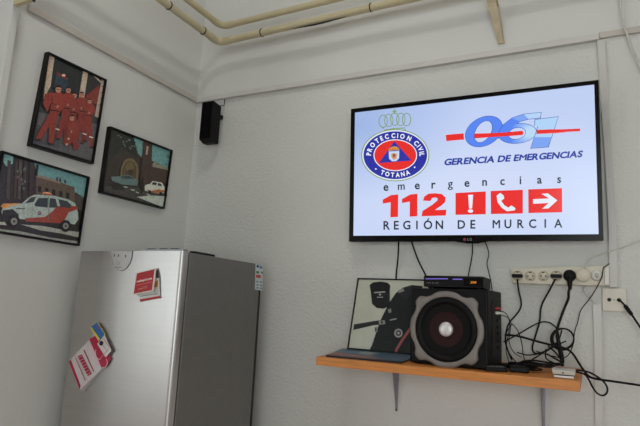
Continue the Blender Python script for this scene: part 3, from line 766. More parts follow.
# six: bowl plus sweeping tail
c6 = lambda x: (int(84 + max(0, min(1, (x-508)/26))*100), int(132 + max(0, min(1, (x-508)/26))*84), int(240 + max(0, min(1, (x-508)/26))*6))
for ex, cf in ((.5, lambda x: DK), (0, c6)):
    ringpoly(slant((517.6, 133.6), 18.4+ex, 9.8+ex, .30), slant((517.0, 133.6), 8.8-ex, 6.2-ex, .30), cf, 40)
    top_ = [(541.4+ex, 112.8-ex), (524, 114.4-ex), (512, 118.4-ex), (503.6-ex, 124.6), (499.4-ex, 132), (499.0-ex, 139)]
    bot_ = [(540.0+ex, 118.0+ex), (528.6, 119.2+ex), (520, 121.6+ex), (513.6+ex, 126.0), (509.4+ex, 132), (508.6+ex, 139)]
    ringpoly(top_, bot_, cf, 5)
# one
one = [(535.2, 120.0), (558.2, 117.0), (548.2, 147.0), (530.8, 148.4), (538.2, 126.8), (534.6, 126.6)]
art.poly([(x + (.5 if x > 545 else -.5), y + (.5 if y > 130 else -.5)) for x, y in one], DK)
art.poly(one, (174, 210, 246)); art.poly([(534.4, 137.4), (551.2, 137.4), (548.2, 147.0), (530.9, 148.3)], (120, 162, 240))
art.poly([(474.6, 133.8), (490, 133.4), (505, 132.6), (520, 131.2), (522.6, 131.0), (523.6, 133.2), (522.4, 135.2), (510, 136.2), (490, 137.4), (474.8, 138.6)], RED)
art.poly([(536.8, 130.2), (550, 129.6), (562, 129.6), (580, 128.8), (580.2, 131.4), (564, 132.2), (550, 133.6), (536.4, 134.2)], RED)
art.line([(546, 133.6), (556, 133.2), (566, 132.2)], .7, (236, 120, 116))
art.text('GERENCIA DE EMERGENCIAS', (443.8, 165.4), (582.2, 157.0), 6.0, (30, 54, 156), .04, .22)
# emergencias
for ch, cx, by in zip('emergencias', (386.3, 401.6, 417.6, 433.8, 450.6, 467.2, 484.8, 502.6, 520.6, 539.6, 559.2), (190.8, 190.0, 189.2, 188.4, 187.4, 186.8, 185.8, 185.0, 184.2, 183.6, 183.0)):
    art.glyph(ch, (cx, by), (7.6 if ch not in 'm' else 6.8, -.4), (0, -8.0), (22, 38, 52), .02)
# 112
def poly_xy(pts, fx, fy): return [(fx + x, fy + y) for x, y in pts]
one112 = [(0, 7.6), (0, 3.6), (8.4, -1.0), (15.4, -1.6), (15.2, 20.8), (7.6, 21.2), (7.8, 6.2)]
art.poly(poly_xy(one112, 383.2, 196.2), RED); art.poly(poly_xy(one112, 402.4, 195.6), RED)
two = [(423.4, 200.8), (424.6, 196.8), (429.0, 193.8), (435.6, 193.4), (442.0, 194.2), (445.8, 197.4), (445.6, 202.0), (442.4, 205.2), (435.2, 210.2), (446.6, 209.8), (446.2, 215.6), (422.0, 216.4), (422.8, 211.2), (432.4, 205.0), (437.6, 200.8), (438.0, 198.6), (435.8, 197.6), (432.4, 198.2), (430.8, 201.2)]
art.poly(two, RED)
art.poly([(455.8, 193.2), (486.0, 191.6), (486.0, 214.4), (455.8, 215.0)], RED)
art.poly([(490.9, 191.2), (523.0, 190.0), (523.0, 213.6), (491.2, 214.2)], RED)
art.poly([(528.4, 189.6), (562.0, 188.4), (562.3, 212.4), (528.6, 213.2)], RED)
WH = (228, 236, 252)
art.poly([(468.4, 195.0), (473.4, 194.8), (472.4, 208.6), (469.4, 208.8)], WH); art.disc((470.8, 211.2), 2.7, 1.7, WH, 16)
art.poly([(496.8, 196.0), (500.4, 193.0), (503.8, 195.6), (504.6, 198.6), (501.4, 201.0), (504.6, 205.4), (508.6, 207.8), (511.6, 205.6), (515.8, 208.4), (514.8, 210.6), (507.0, 211.4), (501.8, 207.8), (497.8, 202.4)], WH)
art.poly([(533.2, 199.4), (549.0, 198.6), (541.6, 194.0), (548.0, 193.6), (557.4, 200.6), (548.6, 208.6), (542.2, 209.0), (548.8, 203.2), (533.2, 204.0)], WH)
for ch, cx in zip('REGIÓNDEMURCIA', (387.2, 396.8, 407.2, 417.4, 428.4, 439.8, 461.8, 473.2, 496.6, 508.2, 520.8, 532.8, 545.4, 558.4)):
    art.glyph(ch, (cx, 229.6 - (cx-387)/171*2.0), (7.6, -.1), (0, -8.2), (18, 34, 48), .02)
art.build('screen', M['screen'], t)

# ------------------------------------------------------------------ shelf and what stands on it
def zs(y): return 1.409 + (y + .32)*.05
sx0, sx1, sd, sth = .992, 1.931, .32, .0315
ctr = V(((sx0+sx1)/2, 0, zs(0)-.04))
t = thing('wall_shelf', ctr, 'light wooden wall shelf under the television', 'shelf')
mb = MB(); p = [V((sx0, -sd, zs(-sd)-sth)), V((sx1, -sd, zs(-sd)-sth)), V((sx1, -.002, zs(0)-sth)), V((sx0, -.002, zs(0)-sth))]
mb.hexa(p + [q + V((0, 0, sth)) for q in p]); mb.build('board', M['wood'], t, bevel=.0015)
def shelf_bracket(pxtop, pxbot, parent):
    a = hit(pxtop, 1, -.002); b = hit(pxbot, 1, -.002)
    x = (a.x); zt_ = zs(-.1) - sth - .004; zb_ = b.z
    br_ = MB()
    zt2 = zs(0)-sth-.002
    br_.prism([V((x-.004, -.001, zb_)), V((x+.004, -.001, zb_)), V((x+.011, -.001, zt2)), V((x-.011, -.001, zt2))], V((0, -.003, 0)))
    y1 = -.2
    br_.prism([V((x-.011, -.004, zs(0)-sth-.001)), V((x+.011, -.004, zs(0)-sth-.001)), V((x+.006, y1, zs(y1)-sth-.001)), V((x-.006, y1, zs(y1)-sth-.001))], V((0, 0, -.003)))
    br_.prism([V((x-.001, -.004, zb_+.004)), V((x-.001, -.004, zt2-.003)), V((x-.001, -.075, zs(-.075)-sth-.004)), V((x-.001, -.008, zb_+.01))], V((.002, 0, 0)))
    o = br_.build('bracket', M['bracket'], parent)
    mb = MB(); mb.lathe(V((x, -.004, zb_+.008)), V((0, -1, 0)), V((0, 0, 1)), [(.004, 0), (.004, .002), (0, .003)], 12); mb.build('screw', M['gasket'], o)
shelf_bracket((397, 385), (393.5, 411), t); shelf_bracket((543, 395), (542.5, 440), t)

# magazine lying under the picture
yA, yB = -.30, -.045
mxl, mxr = 1.02, 1.335
mb = MB(); mz = lambda y: zs(y) + .0005
p = [V((mxl+.005, yA, mz(yA))), V((mxr-.002, yA, mz(yA))), V((mxr, yB, mz(yB))), V((mxl-.04, yB, mz(yB)))]
mb.prism(p, V((0, 0, .005)), 0, rgb((40, 30, 32)))
a = Art(p[0] + V((0, 0, .0052)), (p[1]-p[0]).cross(p[3]-p[0])); a.mb = mb
def mq(u, v): return (p[0]*(1-u)+p[1]*u)*(1-v) + (p[3]*(1-u)+p[2]*u)*v + V((0, 0, .0052))
a.poly3([mq(.0, .0), mq(1, .0), mq(1, 1), mq(0, 1)], (96, 116, 134))
a.poly3([mq(.0, .0), mq(.9, .0), mq(.5, .35), mq(.0, .45)], (150, 108, 104))
a.poly3([mq(.05, .45), mq(.6, .3), mq(.9, .9), mq(.1, .9)], (84, 112, 136))
a.poly3([mq(.3, .5), mq(.5, .45), mq(.55, .8), mq(.35, .8)], (150, 160, 166))
a.poly3([mq(.0, .0), mq(1, .0), mq(1, .05), mq(0, .05)], (34, 24, 26))
tag(mb.build('magazine', M['paper']), 'glossy blue and pinkish brochure lying on the left of the wooden shelf', 'magazine')

# framed portrait of cap and uniform, leaning on the wall
ybot, ytop = -.060, -.010
zb0 = zs(ybot) + .007
Lb = hit((347.6, 352.6), 1, ybot); Lt = hit((358.2, 278.4), 1, ytop)
Lb = V((Lb.x, ybot, zb0))
ex = V((1, 0, 0)); up_ = (V((Lb.x, ytop, Lt.z)) - Lb); Hc = up_.length; upn = up_.normalized()
Wc = .36
# top edge measured against the lean: left edge follows the measured slope
TLp = V((Lt.x, ytop, Lt.z)); BLp = Lb; BRp = Lb + ex*Wc; TRp = TLp + ex*(Wc-.006)
nC = (BRp-BLp).cross(TLp-BLp).normalized(); nC = nC if nC.y < 0 else -nC
t = thing('framed_portrait', BLp + ex*Wc/2, 'thin framed picture of a dark cap and uniform leaning behind the subwoofer', 'picture')
def cp(u, v, h=0): return (TLp*(1-u)+TRp*u)*(1-v) + (BLp*(1-u)+BRp*u)*v + nC*h
mb = MB(); iu, iv = .005/Wc, .005/Hc
oc = [cp(0,0), cp(1,0), cp(1,1), cp(0,1)]; ic = [cp(iu,iv), cp(1-iu,iv), cp(1-iu,1-iv), cp(iu,1-iv)]
for i in range(4):
    j = (i+1) % 4; mb.prism([oc[i], oc[j], ic[j], ic[i]], nC*.008)
mb.build('frame', M['frame'], t)
a = Art(cp(.5,.5,.002), nC, gain=1.55, step=.00015)
a.mb.prism([cp(0,0,.0), cp(1,0,.0), cp(1,1,.0), cp(0,1,.0)], nC*.0018, 0, rgb((60, 60, 60)))
a.poly3([cp(iu,iv,.002), cp(1-iu,iv,.002), cp(1-iu,1-iv,.002), cp(iu,1-iv,.002)], (166, 168, 154))
CP_ = (22, 25, 28)
a.poly([(354.0, 324.4), (374, 321.0), (386, 319.6), (387, 324.0), (374, 325.2), (353.4, 330.0)], (30, 33, 36))
a.poly([(368.6, 352.9), (375, 336), (379.8, 322), (383, 315), (389, 303), (396, 293), (403, 287.6), (412, 285.0), (422.5, 286.0), (422.5, 357.0), (410, 356.2)], CP_)
a.poly([(396, 293), (403, 287.6), (412, 285.2), (413, 292), (406, 300), (401, 296)], (30, 33, 37))
a.poly([(369.6, 285.0), (373.0, 282.4), (380.6, 281.6), (387.6, 282.6), (390.4, 285.4), (389.8, 291), (390.0, 302), (388.6, 306.6), (383.6, 308.8), (376.6, 308.0), (372.0, 303.6), (371.2, 296), (370.8, 291.6)], (19, 21, 24))
a.line([(371.4, 294.6), (380, 293.4), (389.8, 294.6)], .5, (50, 54, 58))
a.line([(374.2, 292.6), (385.4, 291.8)], 1.1, (150, 152, 150)); a.disc((380, 294.6), 1.2, 1.0, (150, 150, 146), 10); a.line([(377, 297.4), (383, 297.2)], .9, (140, 142, 140))
a.poly([(378.6, 321.0), (384.8, 320.2), (385.4, 324.0), (379.4, 324.8)], (124, 122, 116)); a.disc((382, 322.4), 1.2, 1.4, (48, 48, 48), 8)
a.line([(390, 320.2), (396.6, 318.8)], 1.2, (134, 134, 130))
a.poly([(388.0, 309.4), (391.2, 308.6), (391.6, 312.4), (389, 313.2)], (110, 110, 106)); a.poly([(398, 290.6), (403.6, 288.4), (404.4, 291.2), (399, 293.2)], (120, 116, 112))
a.poly([(374.6, 327.4), (377.6, 326.4), (377.8, 331.4), (375, 332.4)], (120, 116, 112)); a.disc((376.0, 329.6), 1, 1.4, (60, 60, 60), 8)
a.disc((398.6, 333.2), 4.2, 4.4, (140, 140, 138), 20); a.disc((398.6, 333.2), 2.9, 3.1, (66, 66, 68), 16); a.disc((398.6, 333.2), 1.2, 1.3, (146, 140, 130), 10)
a.line([(422, 310), (411.6, 327), (402.6, 340), (397, 349), (395.0, 355.4)], 2.6, (134, 70, 70))
a.line([(374, 340), (371.4, 347)], .8, (120, 120, 118))
a.build('portrait_print', M['portrait'], t)

# subwoofer
qx0, qx1, qyf, qyr = 1.352, 1.643, -.285, -.085
qz0 = zs(qyf) + .006; qz1 = 1.692
t = thing('subwoofer', ((qx0+qx1)/2, (qyf+qyr)/2, zs((qyf+qyr)/2)), 'large black subwoofer with a scalloped silver grey ring on the shelf', 'subwoofer')
t.location = V((qx1, qyf, zs((qyf+qyr)/2)))
mb = MB(); mb.box((qx0, qyf, qz0), (qx1, qyr, qz1)); mb.build('cabinet', M['black'], t, bevel=.006)
for x in (qx0+.03, qx1-.03):
    for y in (qyf+.03, qyr-.03):
        mb = MB(); mb.lathe(V((x, y, zs(y))), V((0, 0, 1)), V((1, 0, 0)), [(.012, 0), (.012, qz0-zs(y)+.001)], 14); mb.build('foot', M['rubber'], t)
sc = hit((445.0, 329.3), 1, qyf-.004); AX = V((0, -1, 0)); UP = V((0, 0, 1))
# scalloped trim: squarish outline with four waists
def outl(a, scale=1.0):
    # a measured from +z; base superellipse with dips near the corners' shoulders
    d = (math.degrees(a) % 90) - 45
    r = .1345 + .016*math.exp(-(d/9)**4) - .0045*math.exp(-((abs(d)-20)/7)**2)
    return r*1.025
seg = 120; mb = MB()
c_ = V((sc.x, qyf, sc.z)); W_ = AX.cross(UP)
def rp(a, r, h): return c_ + AX*h + (UP*math.cos(a) + W_*math.sin(a))*r
rows = [[rp(2*math.pi*k/seg, f(2*math.pi*k/seg), h) for k in range(seg)] for f, h in
        ((lambda a: outl(a), 0), (lambda a: outl(a), .008), (lambda a: outl(a)-.006, .012), (lambda a: .119, .012), (lambda a: .1165, .010), (lambda a: .1155, -.001))]
vs = [v for r in rows for v in r]
mb.add(vs, [(i*seg+k, i*seg+(k+1) % seg, (i+1)*seg+(k+1) % seg, (i+1)*seg+k) for i in range(len(rows)-1) for k in range(seg)], 0, None, True)
mb.build('ring_trim', M['subgrey'], t)
mb = MB(); mb.lathe(c_, AX, UP, [(.116, .0), (.116, .007), (.110, .011), (.100, .011), (.091, .006), (.089, .0015)], 64, caps=False); mb.build('surround', M['rubber'], t)
mb = MB(); mb.lathe(c_, AX, UP, [(.090, .004), (.062, .0024)], 64, caps=False); mb.build('outer_cone', M['cone'], t)
mb = MB(); mb.lathe(c_, AX, UP, [(.0625, .0030), (.05, .0015), (.024, .0010)], 64, caps=False); mb.build('inner_cone', M['conered'], t)
mb = MB(); mb.lathe(c_, AX, UP, [(.0262, .0005), (.0262, .006), (.022, .010), (.012, .012), (.0, .0125)], 40); mb.build('dust_cap', M['silver'], t)
t.rotation_euler.z = math.radians(-5)
# side panel with sockets and its plugs
mb = MB(); mb.box((qx1, qyf+.055, qz0+.045), (qx1+.0025, qyr-.03, qz1-.035)); mb.build('socket_panel', M['gasket'], t, bevel=.001)
for yy, zz, mm, nm, lb in ((-.185, 1.628, 'red', 'plug', 'red plug'), (-.185, 1.612, 'white', 'plug', 'white plug')):
    mb = MB(); mb.tube([V((qx1+.002, yy, zz)), V((qx1+.016, yy, zz)), V((qx1+.022, yy, zz-.001))], [.0055, .0055, .003], 12); o = mb.build(nm, M[mm], t); o['label'] = lb
mb = MB()
for k in range(5): mb.lathe(V((qx1+.0025, -.165+.0*k, 1.585 - .024*k)), V((1, 0, 0)), V((0, 0, 1)), [(.006, 0), (.006, .004), (.003, .004)], 12)
mb.build('socket_row', M['rubber'], t)

# set-top box
by0, by1 = -.262, -.115
bx0 = hit((423.8, 277), 1, by0).x; bx1 = hit((483.5, 277), 1, by0).x
bz0 = qz1 + .006; bz1 = hit((450, 275.9), 1, by0).z
t = thing('set_top_box', ((bx0+bx1)/2, (by0+by1)/2, qz1), 'slim black set-top box with blue light strip on top of the subwoofer', 'set-top box')
mb = MB(); mb.box((bx0, by0, bz0), (bx1, by1, bz1)); mb.build('case', M['black'], t, bevel=.0015)
for x in (bx0+.02, bx1-.02):
    for y in (by0+.02, by1-.02):
        mb = MB(); mb.lathe(V((x, y, qz1)), V((0, 0, 1)), V((1, 0, 0)), [(.008, 0), (.008, .0095)], 12); mb.build('foot', M['rubber'], t)
def bq(px): p = hit(px, 1, by0-.0005); return V((p.x, by0-.0005, p.z))
mb = MB(); mb.prism([bq((425.6, 278.4)), bq((448.0, 278.4)), bq((448.0, 279.2)), bq((425.6, 279.2))], V((0, -.001, 0)))
mb.prism([bq((452.8, 278.7)), bq((462.2, 278.8)), bq((462.2, 279.7)), bq((452.8, 279.6))], V((0, -.001, 0)))
o = mb.build('light_strip', M['blue_led'], t)
mb = MB(); a = Art(V((0, by0-.001, 0)), V((0, -1, 0)))
mb2 = Art(V((0, by0-.001, 0)), V((0, -1, 0))); mb2.text('2118', (470.0, 283.4), (476.4, 283.3), 2.0, (255, 255, 255), .0, .1)
mb2.mb.c = [None]*len(mb2.mb.c); mb2.mb.build('display_digits', M['amber'], t)
mb3 = Art(V((0, by0-.001, 0)), V((0, -1, 0))); mb3.text('HD DVB', (426.4, 283.6), (438.6, 283.8), 1.4, (255, 255, 255), .0)
mb3.mb.c = [None]*len(mb3.mb.c); mb3.mb.build('marking', M['dim_text'], t)
mb = MB(); mb.prism([bq((463.8, 278.0)), bq((482.6, 278.2)), bq((482.6, 286.6)), bq((463.8, 286.2))], V((0, -.0004, 0))); mb.build('display_window', M['blackgloss'], t)

# small things at the right end of the shelf
def on_shelf_box(px, w, d, h, y0, rot, name, label, cat, m, extra=None):
    x = hit(px, 1, y0).x; z = zs(y0)+.0015
    t = thing(name, (x, y0, z), label, cat)
    ca, sa = math.cos(rot), math.sin(rot)
    def T(a, b, c): return V((x + a*ca - b*sa, y0 + a*sa + b*ca, z + c + .05*(a*sa+b*ca)))
    return t, T
t, T = on_shelf_box((495, 371), .07, .05, .012, -.262, .35, 'remote_control', 'black remote control with grey-blue keys beside the subwoofer', 'remote control', M['black'])
mb = MB(); mb.hexa([T(-.036,-.022,0), T(.040,-.022,0), T(.040,.024,0), T(-.036,.024,0), T(-.034,-.020,.014), T(.038,-.020,.014), T(.038,.022,.014), T(-.034,.022,.014)]); mb.build('case', M['black'], t, bevel=.003)
for i in range(6):
    for j in range(3):
        mb = MB(); cc = T(-.024 + i*.0098, -.012 + j*.012, .0135); mb.lathe(cc, V((0, 0, 1)), V((1, 0, 0)), [(.0033, 0), (.0033, .002)], 10); mb.build('key', KEY if 'KEY' in globals() else M['dim_text'], t)
t, T = on_shelf_box((519, 375), .07, .05, .02, -.24, .1, 'power_adapter', 'black rounded power adapter lying among cables between remote control and white box', 'power adapter', M['black'])
mb = MB(); mb.hexa([T(-.032,-.022,0), T(.034,-.022,0), T(.034,.026,0), T(-.032,.026,0), T(-.030,-.020,.02), T(.030,-.020,.02), T(.030,.024,.02), T(-.030,.024,.02)]); mb.build('case', M['black'], t, bevel=.006)
mb = MB(); mb.tube(spline([T(.03,.0,.01), T(.05,.01,.008), T(.075,.05,.006), T(.06,.09,.006)]), .0025, 8); mb.build('lead', M['cable'], t)
t, T = on_shelf_box((564, 374), .0, .0, .0, -.265, .03, 'network_adapter', 'small white plastic box at the right end of the wooden shelf', 'adapter', M['white'])
mb = MB(); mb.hexa([T(-.030,-.022,0), T(.030,-.022,0), T(.030,.04,0), T(-.030,.04,0), T(-.030,-.022,.007), T(.030,-.022,.007), T(.030,.04,.007), T(-.030,.04,.007)]); mb.build('base', M['white'], t, bevel=.001)
mb = MB(); mb.hexa([T(-.033,-.018,.009), T(.033,-.018,.009), T(.033,.04,.009), T(-.033,.04,.009), T(-.036,-.026,.024), T(.035,-.026,.024), T(.035,.04,.024), T(-.036,.04,.024)]); mb.build('lid', M['white'], t, bevel=.002)
mb = MB(); mb.hexa([T(-.030,-.020,.006), T(.032,-.020,.006), T(.032,.038,.006), T(-.030,.038,.006), T(-.030,-.020,.010), T(.032,-.020,.010), T(.032,.038,.010), T(-.030,.038,.010)]); mb.build('gap_strip', M['conered'], t)
mb = MB(); mb.lathe(T(-.003, -.0235, .016), V((0, -1, 0)), V((0, 0, 1)), [(.0028, 0), (.0028, .0015)], 10); mb.build('jack', M['gasket'], t)

# ------------------------------------------------------------------ socket strip on the wall
def W(px, h=0): p = hit(px, 1, 0); return V((p.x, -h, p.z))
st = [hit(p, 1, -.035) for p in ((511.2, 268.8), (609.4, 265.2), (609.8, 286.0), (512.4, 283.2))]
sxa, sxb = (st[0].x+st[3].x)/2, (st[1].x+st[2].x)/2
SD = .035
t = thing('socket_strip', ((sxa+sxb)/2, 0, st[3].z), 'ivory seven-way socket strip on the wall under the television', 'socket strip')
mb = MB(); mb.prism([V((p.x, 0-.0005, p.z)) for p in st], V((0, -SD+.0005, 0))); mb.build('block', M['socket'], t, bevel=.003)
spx = [(517.6, 275.6), (530.3, 276.0), (543.3, 276.0), (556.3, 275.8), (569.8, 275.9), (583.0, 275.4), (596.8, 275.6)]
spos = []
for px in spx:
    p = hit(px, 1, -SD); c = V((p.x, -SD, p.z)); spos.append(c)
    mb = MB(); mb.lathe(c, V((0, -1, 0)), UP, [(.0, .0006), (.0165, .0006), (.0175, .0022), (.0195, .0022), (.0205, .0)], 32); so = mb.build('socket', M['socketin'], t)
    mb = MB(); mb.lathe(c, V((0, -1, 0)), UP, [(.0, .0012), (.0160, .0012), (.0160, .0007)], 32); mb.build('socket_well', M['socket'], so)
    mb = MB()
    for dx in (-.0085, .0085): mb.lathe(c + V((dx, 0, 0)), V((0, -1, 0)), UP, [(.0, .0016), (.0028, .0016), (.0028, .001)], 12)
    mb.prism([c + V((-.004, -.0012, -.0155)), c + V((.004, -.0012, -.0155)), c + V((.004, -.0012, -.013)), c + V((-.004, -.0012, -.013))], V((0, -.0006, 0)))
    mb.prism([c + V((-.006, -.0012, .0155)), c + V((.006, -.0012, .0155)), c + V((.004, -.0012, .0118)), c + V((-.004, -.0012, .0118))], V((0, -.0006, 0)))
    mb.build('contact_hole', M['gasket'], so)
mb = MB(); q = [hit(p, 1, -SD-.001) for p in ((604.6, 266.8), (608.8, 264.2), (609.2, 285.0), (604.4, 285.0))]
mb.prism(q, V((0, -.008, 0))); mb.build('end_switch', M['white'], t, bevel=.002)

def cable(px, r, name='cable', label='', cat='cable', m='cable', parent=None, group=None, start=None, end=None):
    pts = []
    for q in px:
        pts.append(hit((q[0], q[1]), 1, -q[2]))
    if start is not None: pts = [V(start)] + pts
    if end is not None: pts = pts + [V(end)]
    mb = MB(); mb.tube(spline(pts, 6), r, 8)
    o = mb.build(name, M[m], parent)
    if parent is None: tag(o, label, cat, group)
    return o
def flat_plug(c, label, m='black'):
    t = thing('power_plug', c + V((0, -.002, 0)), label, 'plug')
    mb = MB(); mb.prism([c + V((x, -.002, z)) for x, z in ((-.021, 0), (-.017, .007), (.017, .007), (.021, 0), (.017, -.007), (-.017, -.007))], V((0, -.02, 0)))
    mb.build('plug_body', M[m], t, bevel=.002); return t
p1 = flat_plug(spos[0] + V((0, 0, -.002)), 'flat black plug in the leftmost socket of the strip')
cable([(517.4, 279.5, .05), (518.6, 290, .04), (521.2, 302.7, .03), (519, 311, .03), (511, 320.6, .05), (507, 328, .07), (505.5, 340.7, .08), (508, 351, .07), (512, 360, .07)], .0032, 'cord', parent=p1)
p2 = flat_plug(spos[3] + V((0, 0, -.002)), 'flat black plug in the fourth socket from the left of the strip')
cable([(555.4, 279.0, .05), (549.6, 290, .04), (541.4, 306, .02), (539.6, 321.7, .02), (534.6, 338.6, .025), (532.3, 348, .03), (535.5, 353.4, .04), (546, 351, .05), (556, 344, .06)], .0034, 'cord', parent=p2)
c = spos[4]
t = thing('power_plug', c + V((0, -.002, 0)), 'large round black plug in the fifth socket from the left of the strip', 'plug')
mb = MB(); mb.lathe(c + V((0, -.002, 0)), V((0, -1, 0)), UP, [(.0215, 0), (.0225, .006), (.0215, .022), (.018, .026), (0, .028)], 32); mb.build('plug_body', M['black'], t)
mb = MB(); mb.tube([c + V((0, -.02, -.012)), c + V((0, -.02, -.03)), c + V((0, -.02, -.052))], [.011, .009, .006], 14); mb.build('strain_relief', M['black'], t)
cable([(568.6, 292, .055), (568.2, 299, .045), (564, 309, .04), (558.7, 324, .04), (557.2, 332, .045), (557.8, 343, .05), (560.8, 357.6, .06), (563, 366, .07)], .0048, 'cord', parent=t, start=c + V((0, -.02, -.045)))
c = spos[5]
t = thing('power_plug', c + V((0, -.002, 0)), 'large round ivory plug in the sixth socket from the left of the strip', 'plug')
mb = MB(); mb.lathe(c + V((0, -.002, 0)), V((0, -1, 0)), UP, [(.0245, 0), (.025, .006), (.0245, .014), (.022, .017), (0, .018)], 36); mb.build('plug_body', M['socket'], t)
cable([(584.6, 268.4, .05), (585.8, 265.6, .045), (588.0, 262.4, .04), (593.5, 257.4, .035), (604, 253, .032), (616.8, 249, .03), (629.7, 244.7, .03), (640, 240.6, .03), (665, 232, .03), (720, 216, .02)], .0027, 'cord', m='wcable', parent=t, end=(RX-.002, -.012, 2.2))
c = spos[6]
t = thing('power_plug', c + V((0, -.002, 0)), 'small white round plug in the rightmost socket of the strip', 'plug')
mb = MB(); mb.lathe(c + V((0, -.002, 0)), V((0, -1, 0)), UP, [(.0185, 0), (.0185, .010), (.016, .013), (0, .014)], 32); mb.build('plug_body', M['white'], t)
mb = MB(); mb.lathe(c + V((0, -.0135, 0)), V((0, -1, 0)), UP, [(.0065, 0), (.0065, .003), (.0045, .003), (.0045, 0)], 20); mb.prism([c + V((-.0012, -.0145, -.012)), c + V((.0012, -.0145, -.012)), c + V((.0012, -.0145, 0)), c + V((-.0012, -.0145, 0))], V((0, -.0025, 0)))
mb.build('pull_ring', M['dim_text'], t)
cable([(585.6, 286.2, .018), (584.0, 289.4, .012), (585.8, 294.4, .008), (590.4, 299.0, .006), (594.6, 303.0, .007)], .0022, 'cable', 'thin ivory cable looping below the socket strip into the lower trunking', 'cable', 'wcable')
cable([(609.3, 263.6, .045), (606, 266.2, .05), (603.4, 268.0, .052), (602.6, 273, .052), (601.0, 279, .052), (595.6, 289.6, .04), (589, 299.6, .02), (581, 310, .014), (577.8, 321.7, .014), (574.6, 332, .02), (573, 345, .03), (566, 357, .05), (552, 356, .06), (536, 351, .07)], .0019, 'cable', 'thin black wire hanging from the right end of the socket strip', 'cable')

# aerial socket
ap = [hit(p, 1, -.012) for p in ((602.0, 288.4), (626.2, 288.2), (626.8, 311.4), (602.4, 311.0))]
t = thing('aerial_socket', (ap[0].x/2+ap[1].x/2, 0, ap[2].z), 'square ivory aerial wall socket right of the socket strip', 'wall socket')
mb = MB(); mb.prism([V((p.x, -.0005, p.z)) for p in ap], V((0, -.0125, 0))); mb.build('plate', M['socket'], t, bevel=.002)
for px in ((609.2, 299.7), (619.0, 300.0)):
    p = hit(px, 1, -.013); mb = MB(); mb.lathe(V((p.x, -.013, p.z)), V((0, -1, 0)), UP, [(.0068, 0), (.0068, .003), (.005, .0035), (0, .0035)], 20); mb.build('connector', M['gasket'], t)
p = hit((614, 300), 1, -.013); mb = MB(); mb.lathe(V((p.x, -.013, p.z)), V((0, -1, 0)), UP, [(.0018, 0), (.0018, .001), (0, .0012)], 10); mb.build('screw', M['conered'], t)
q0 = hit((619.2, 300.2), 1, -.017); q1 = hit((624.6, 305.0), 1, -.035); q2 = hit((632.2, 315.2), 1, -.045)
t = thing('aerial_plug', q0, 'black aerial cable plugged into the right hole of the aerial socket', 'aerial cable')
mb = MB(); mb.tube([q0, q0 + V((0.002, -.008, 0)), q1], .0034, 10); mb.tube([q1, q1.lerp(q2, .1), q1.lerp(q2, .9), q2], [.004, .0068, .0068, .004], 14); mb.build('plug_body', M['black'], t)
cable([(632.2, 315.2, .045), (636, 321.0, .046), (641, 328.5, .047), (652, 345, .05), (668, 372, .05), (690, 420, .05)], .0036, 'cord', parent=t, end=(2.5, -.08, .006))

# cables coming down from the television
TC = 'cables under the television'
for pts, r, lb in (([(398.6, 239, .014), (398.4, 250, .03), (397.6, 262, .02), (396.2, 274, .006), (396.0, 290, .004)], .0034, 'straight black cable from the television down behind the framed portrait'),
                   ([(411, 239, .014), (413.6, 248, .04), (419, 262, .06), (425.6, 275, .10), (428.4, 281, .105)], .0034, 'slanting black cable from the television to the left end of the set-top box'),
                   ([(472.4, 240, .014), (472.4, 252, .05), (470.6, 264, .08), (468.6, 274, .105), (468.2, 280, .108)], .0026, 'black cable from the middle of the television to the set-top box'),
                   ([(483.6, 239, .014), (486.8, 246, .04), (488.8, 254, .05), (487.0, 263, .07), (488.2, 270, .08), (490.6, 280, .09), (492.4, 292, .07), (494.2, 300, .06)], .0020, 'thin wavy black wire from the television passing behind the right of the set-top box')):
    cable(pts, r, 'cable', lb)

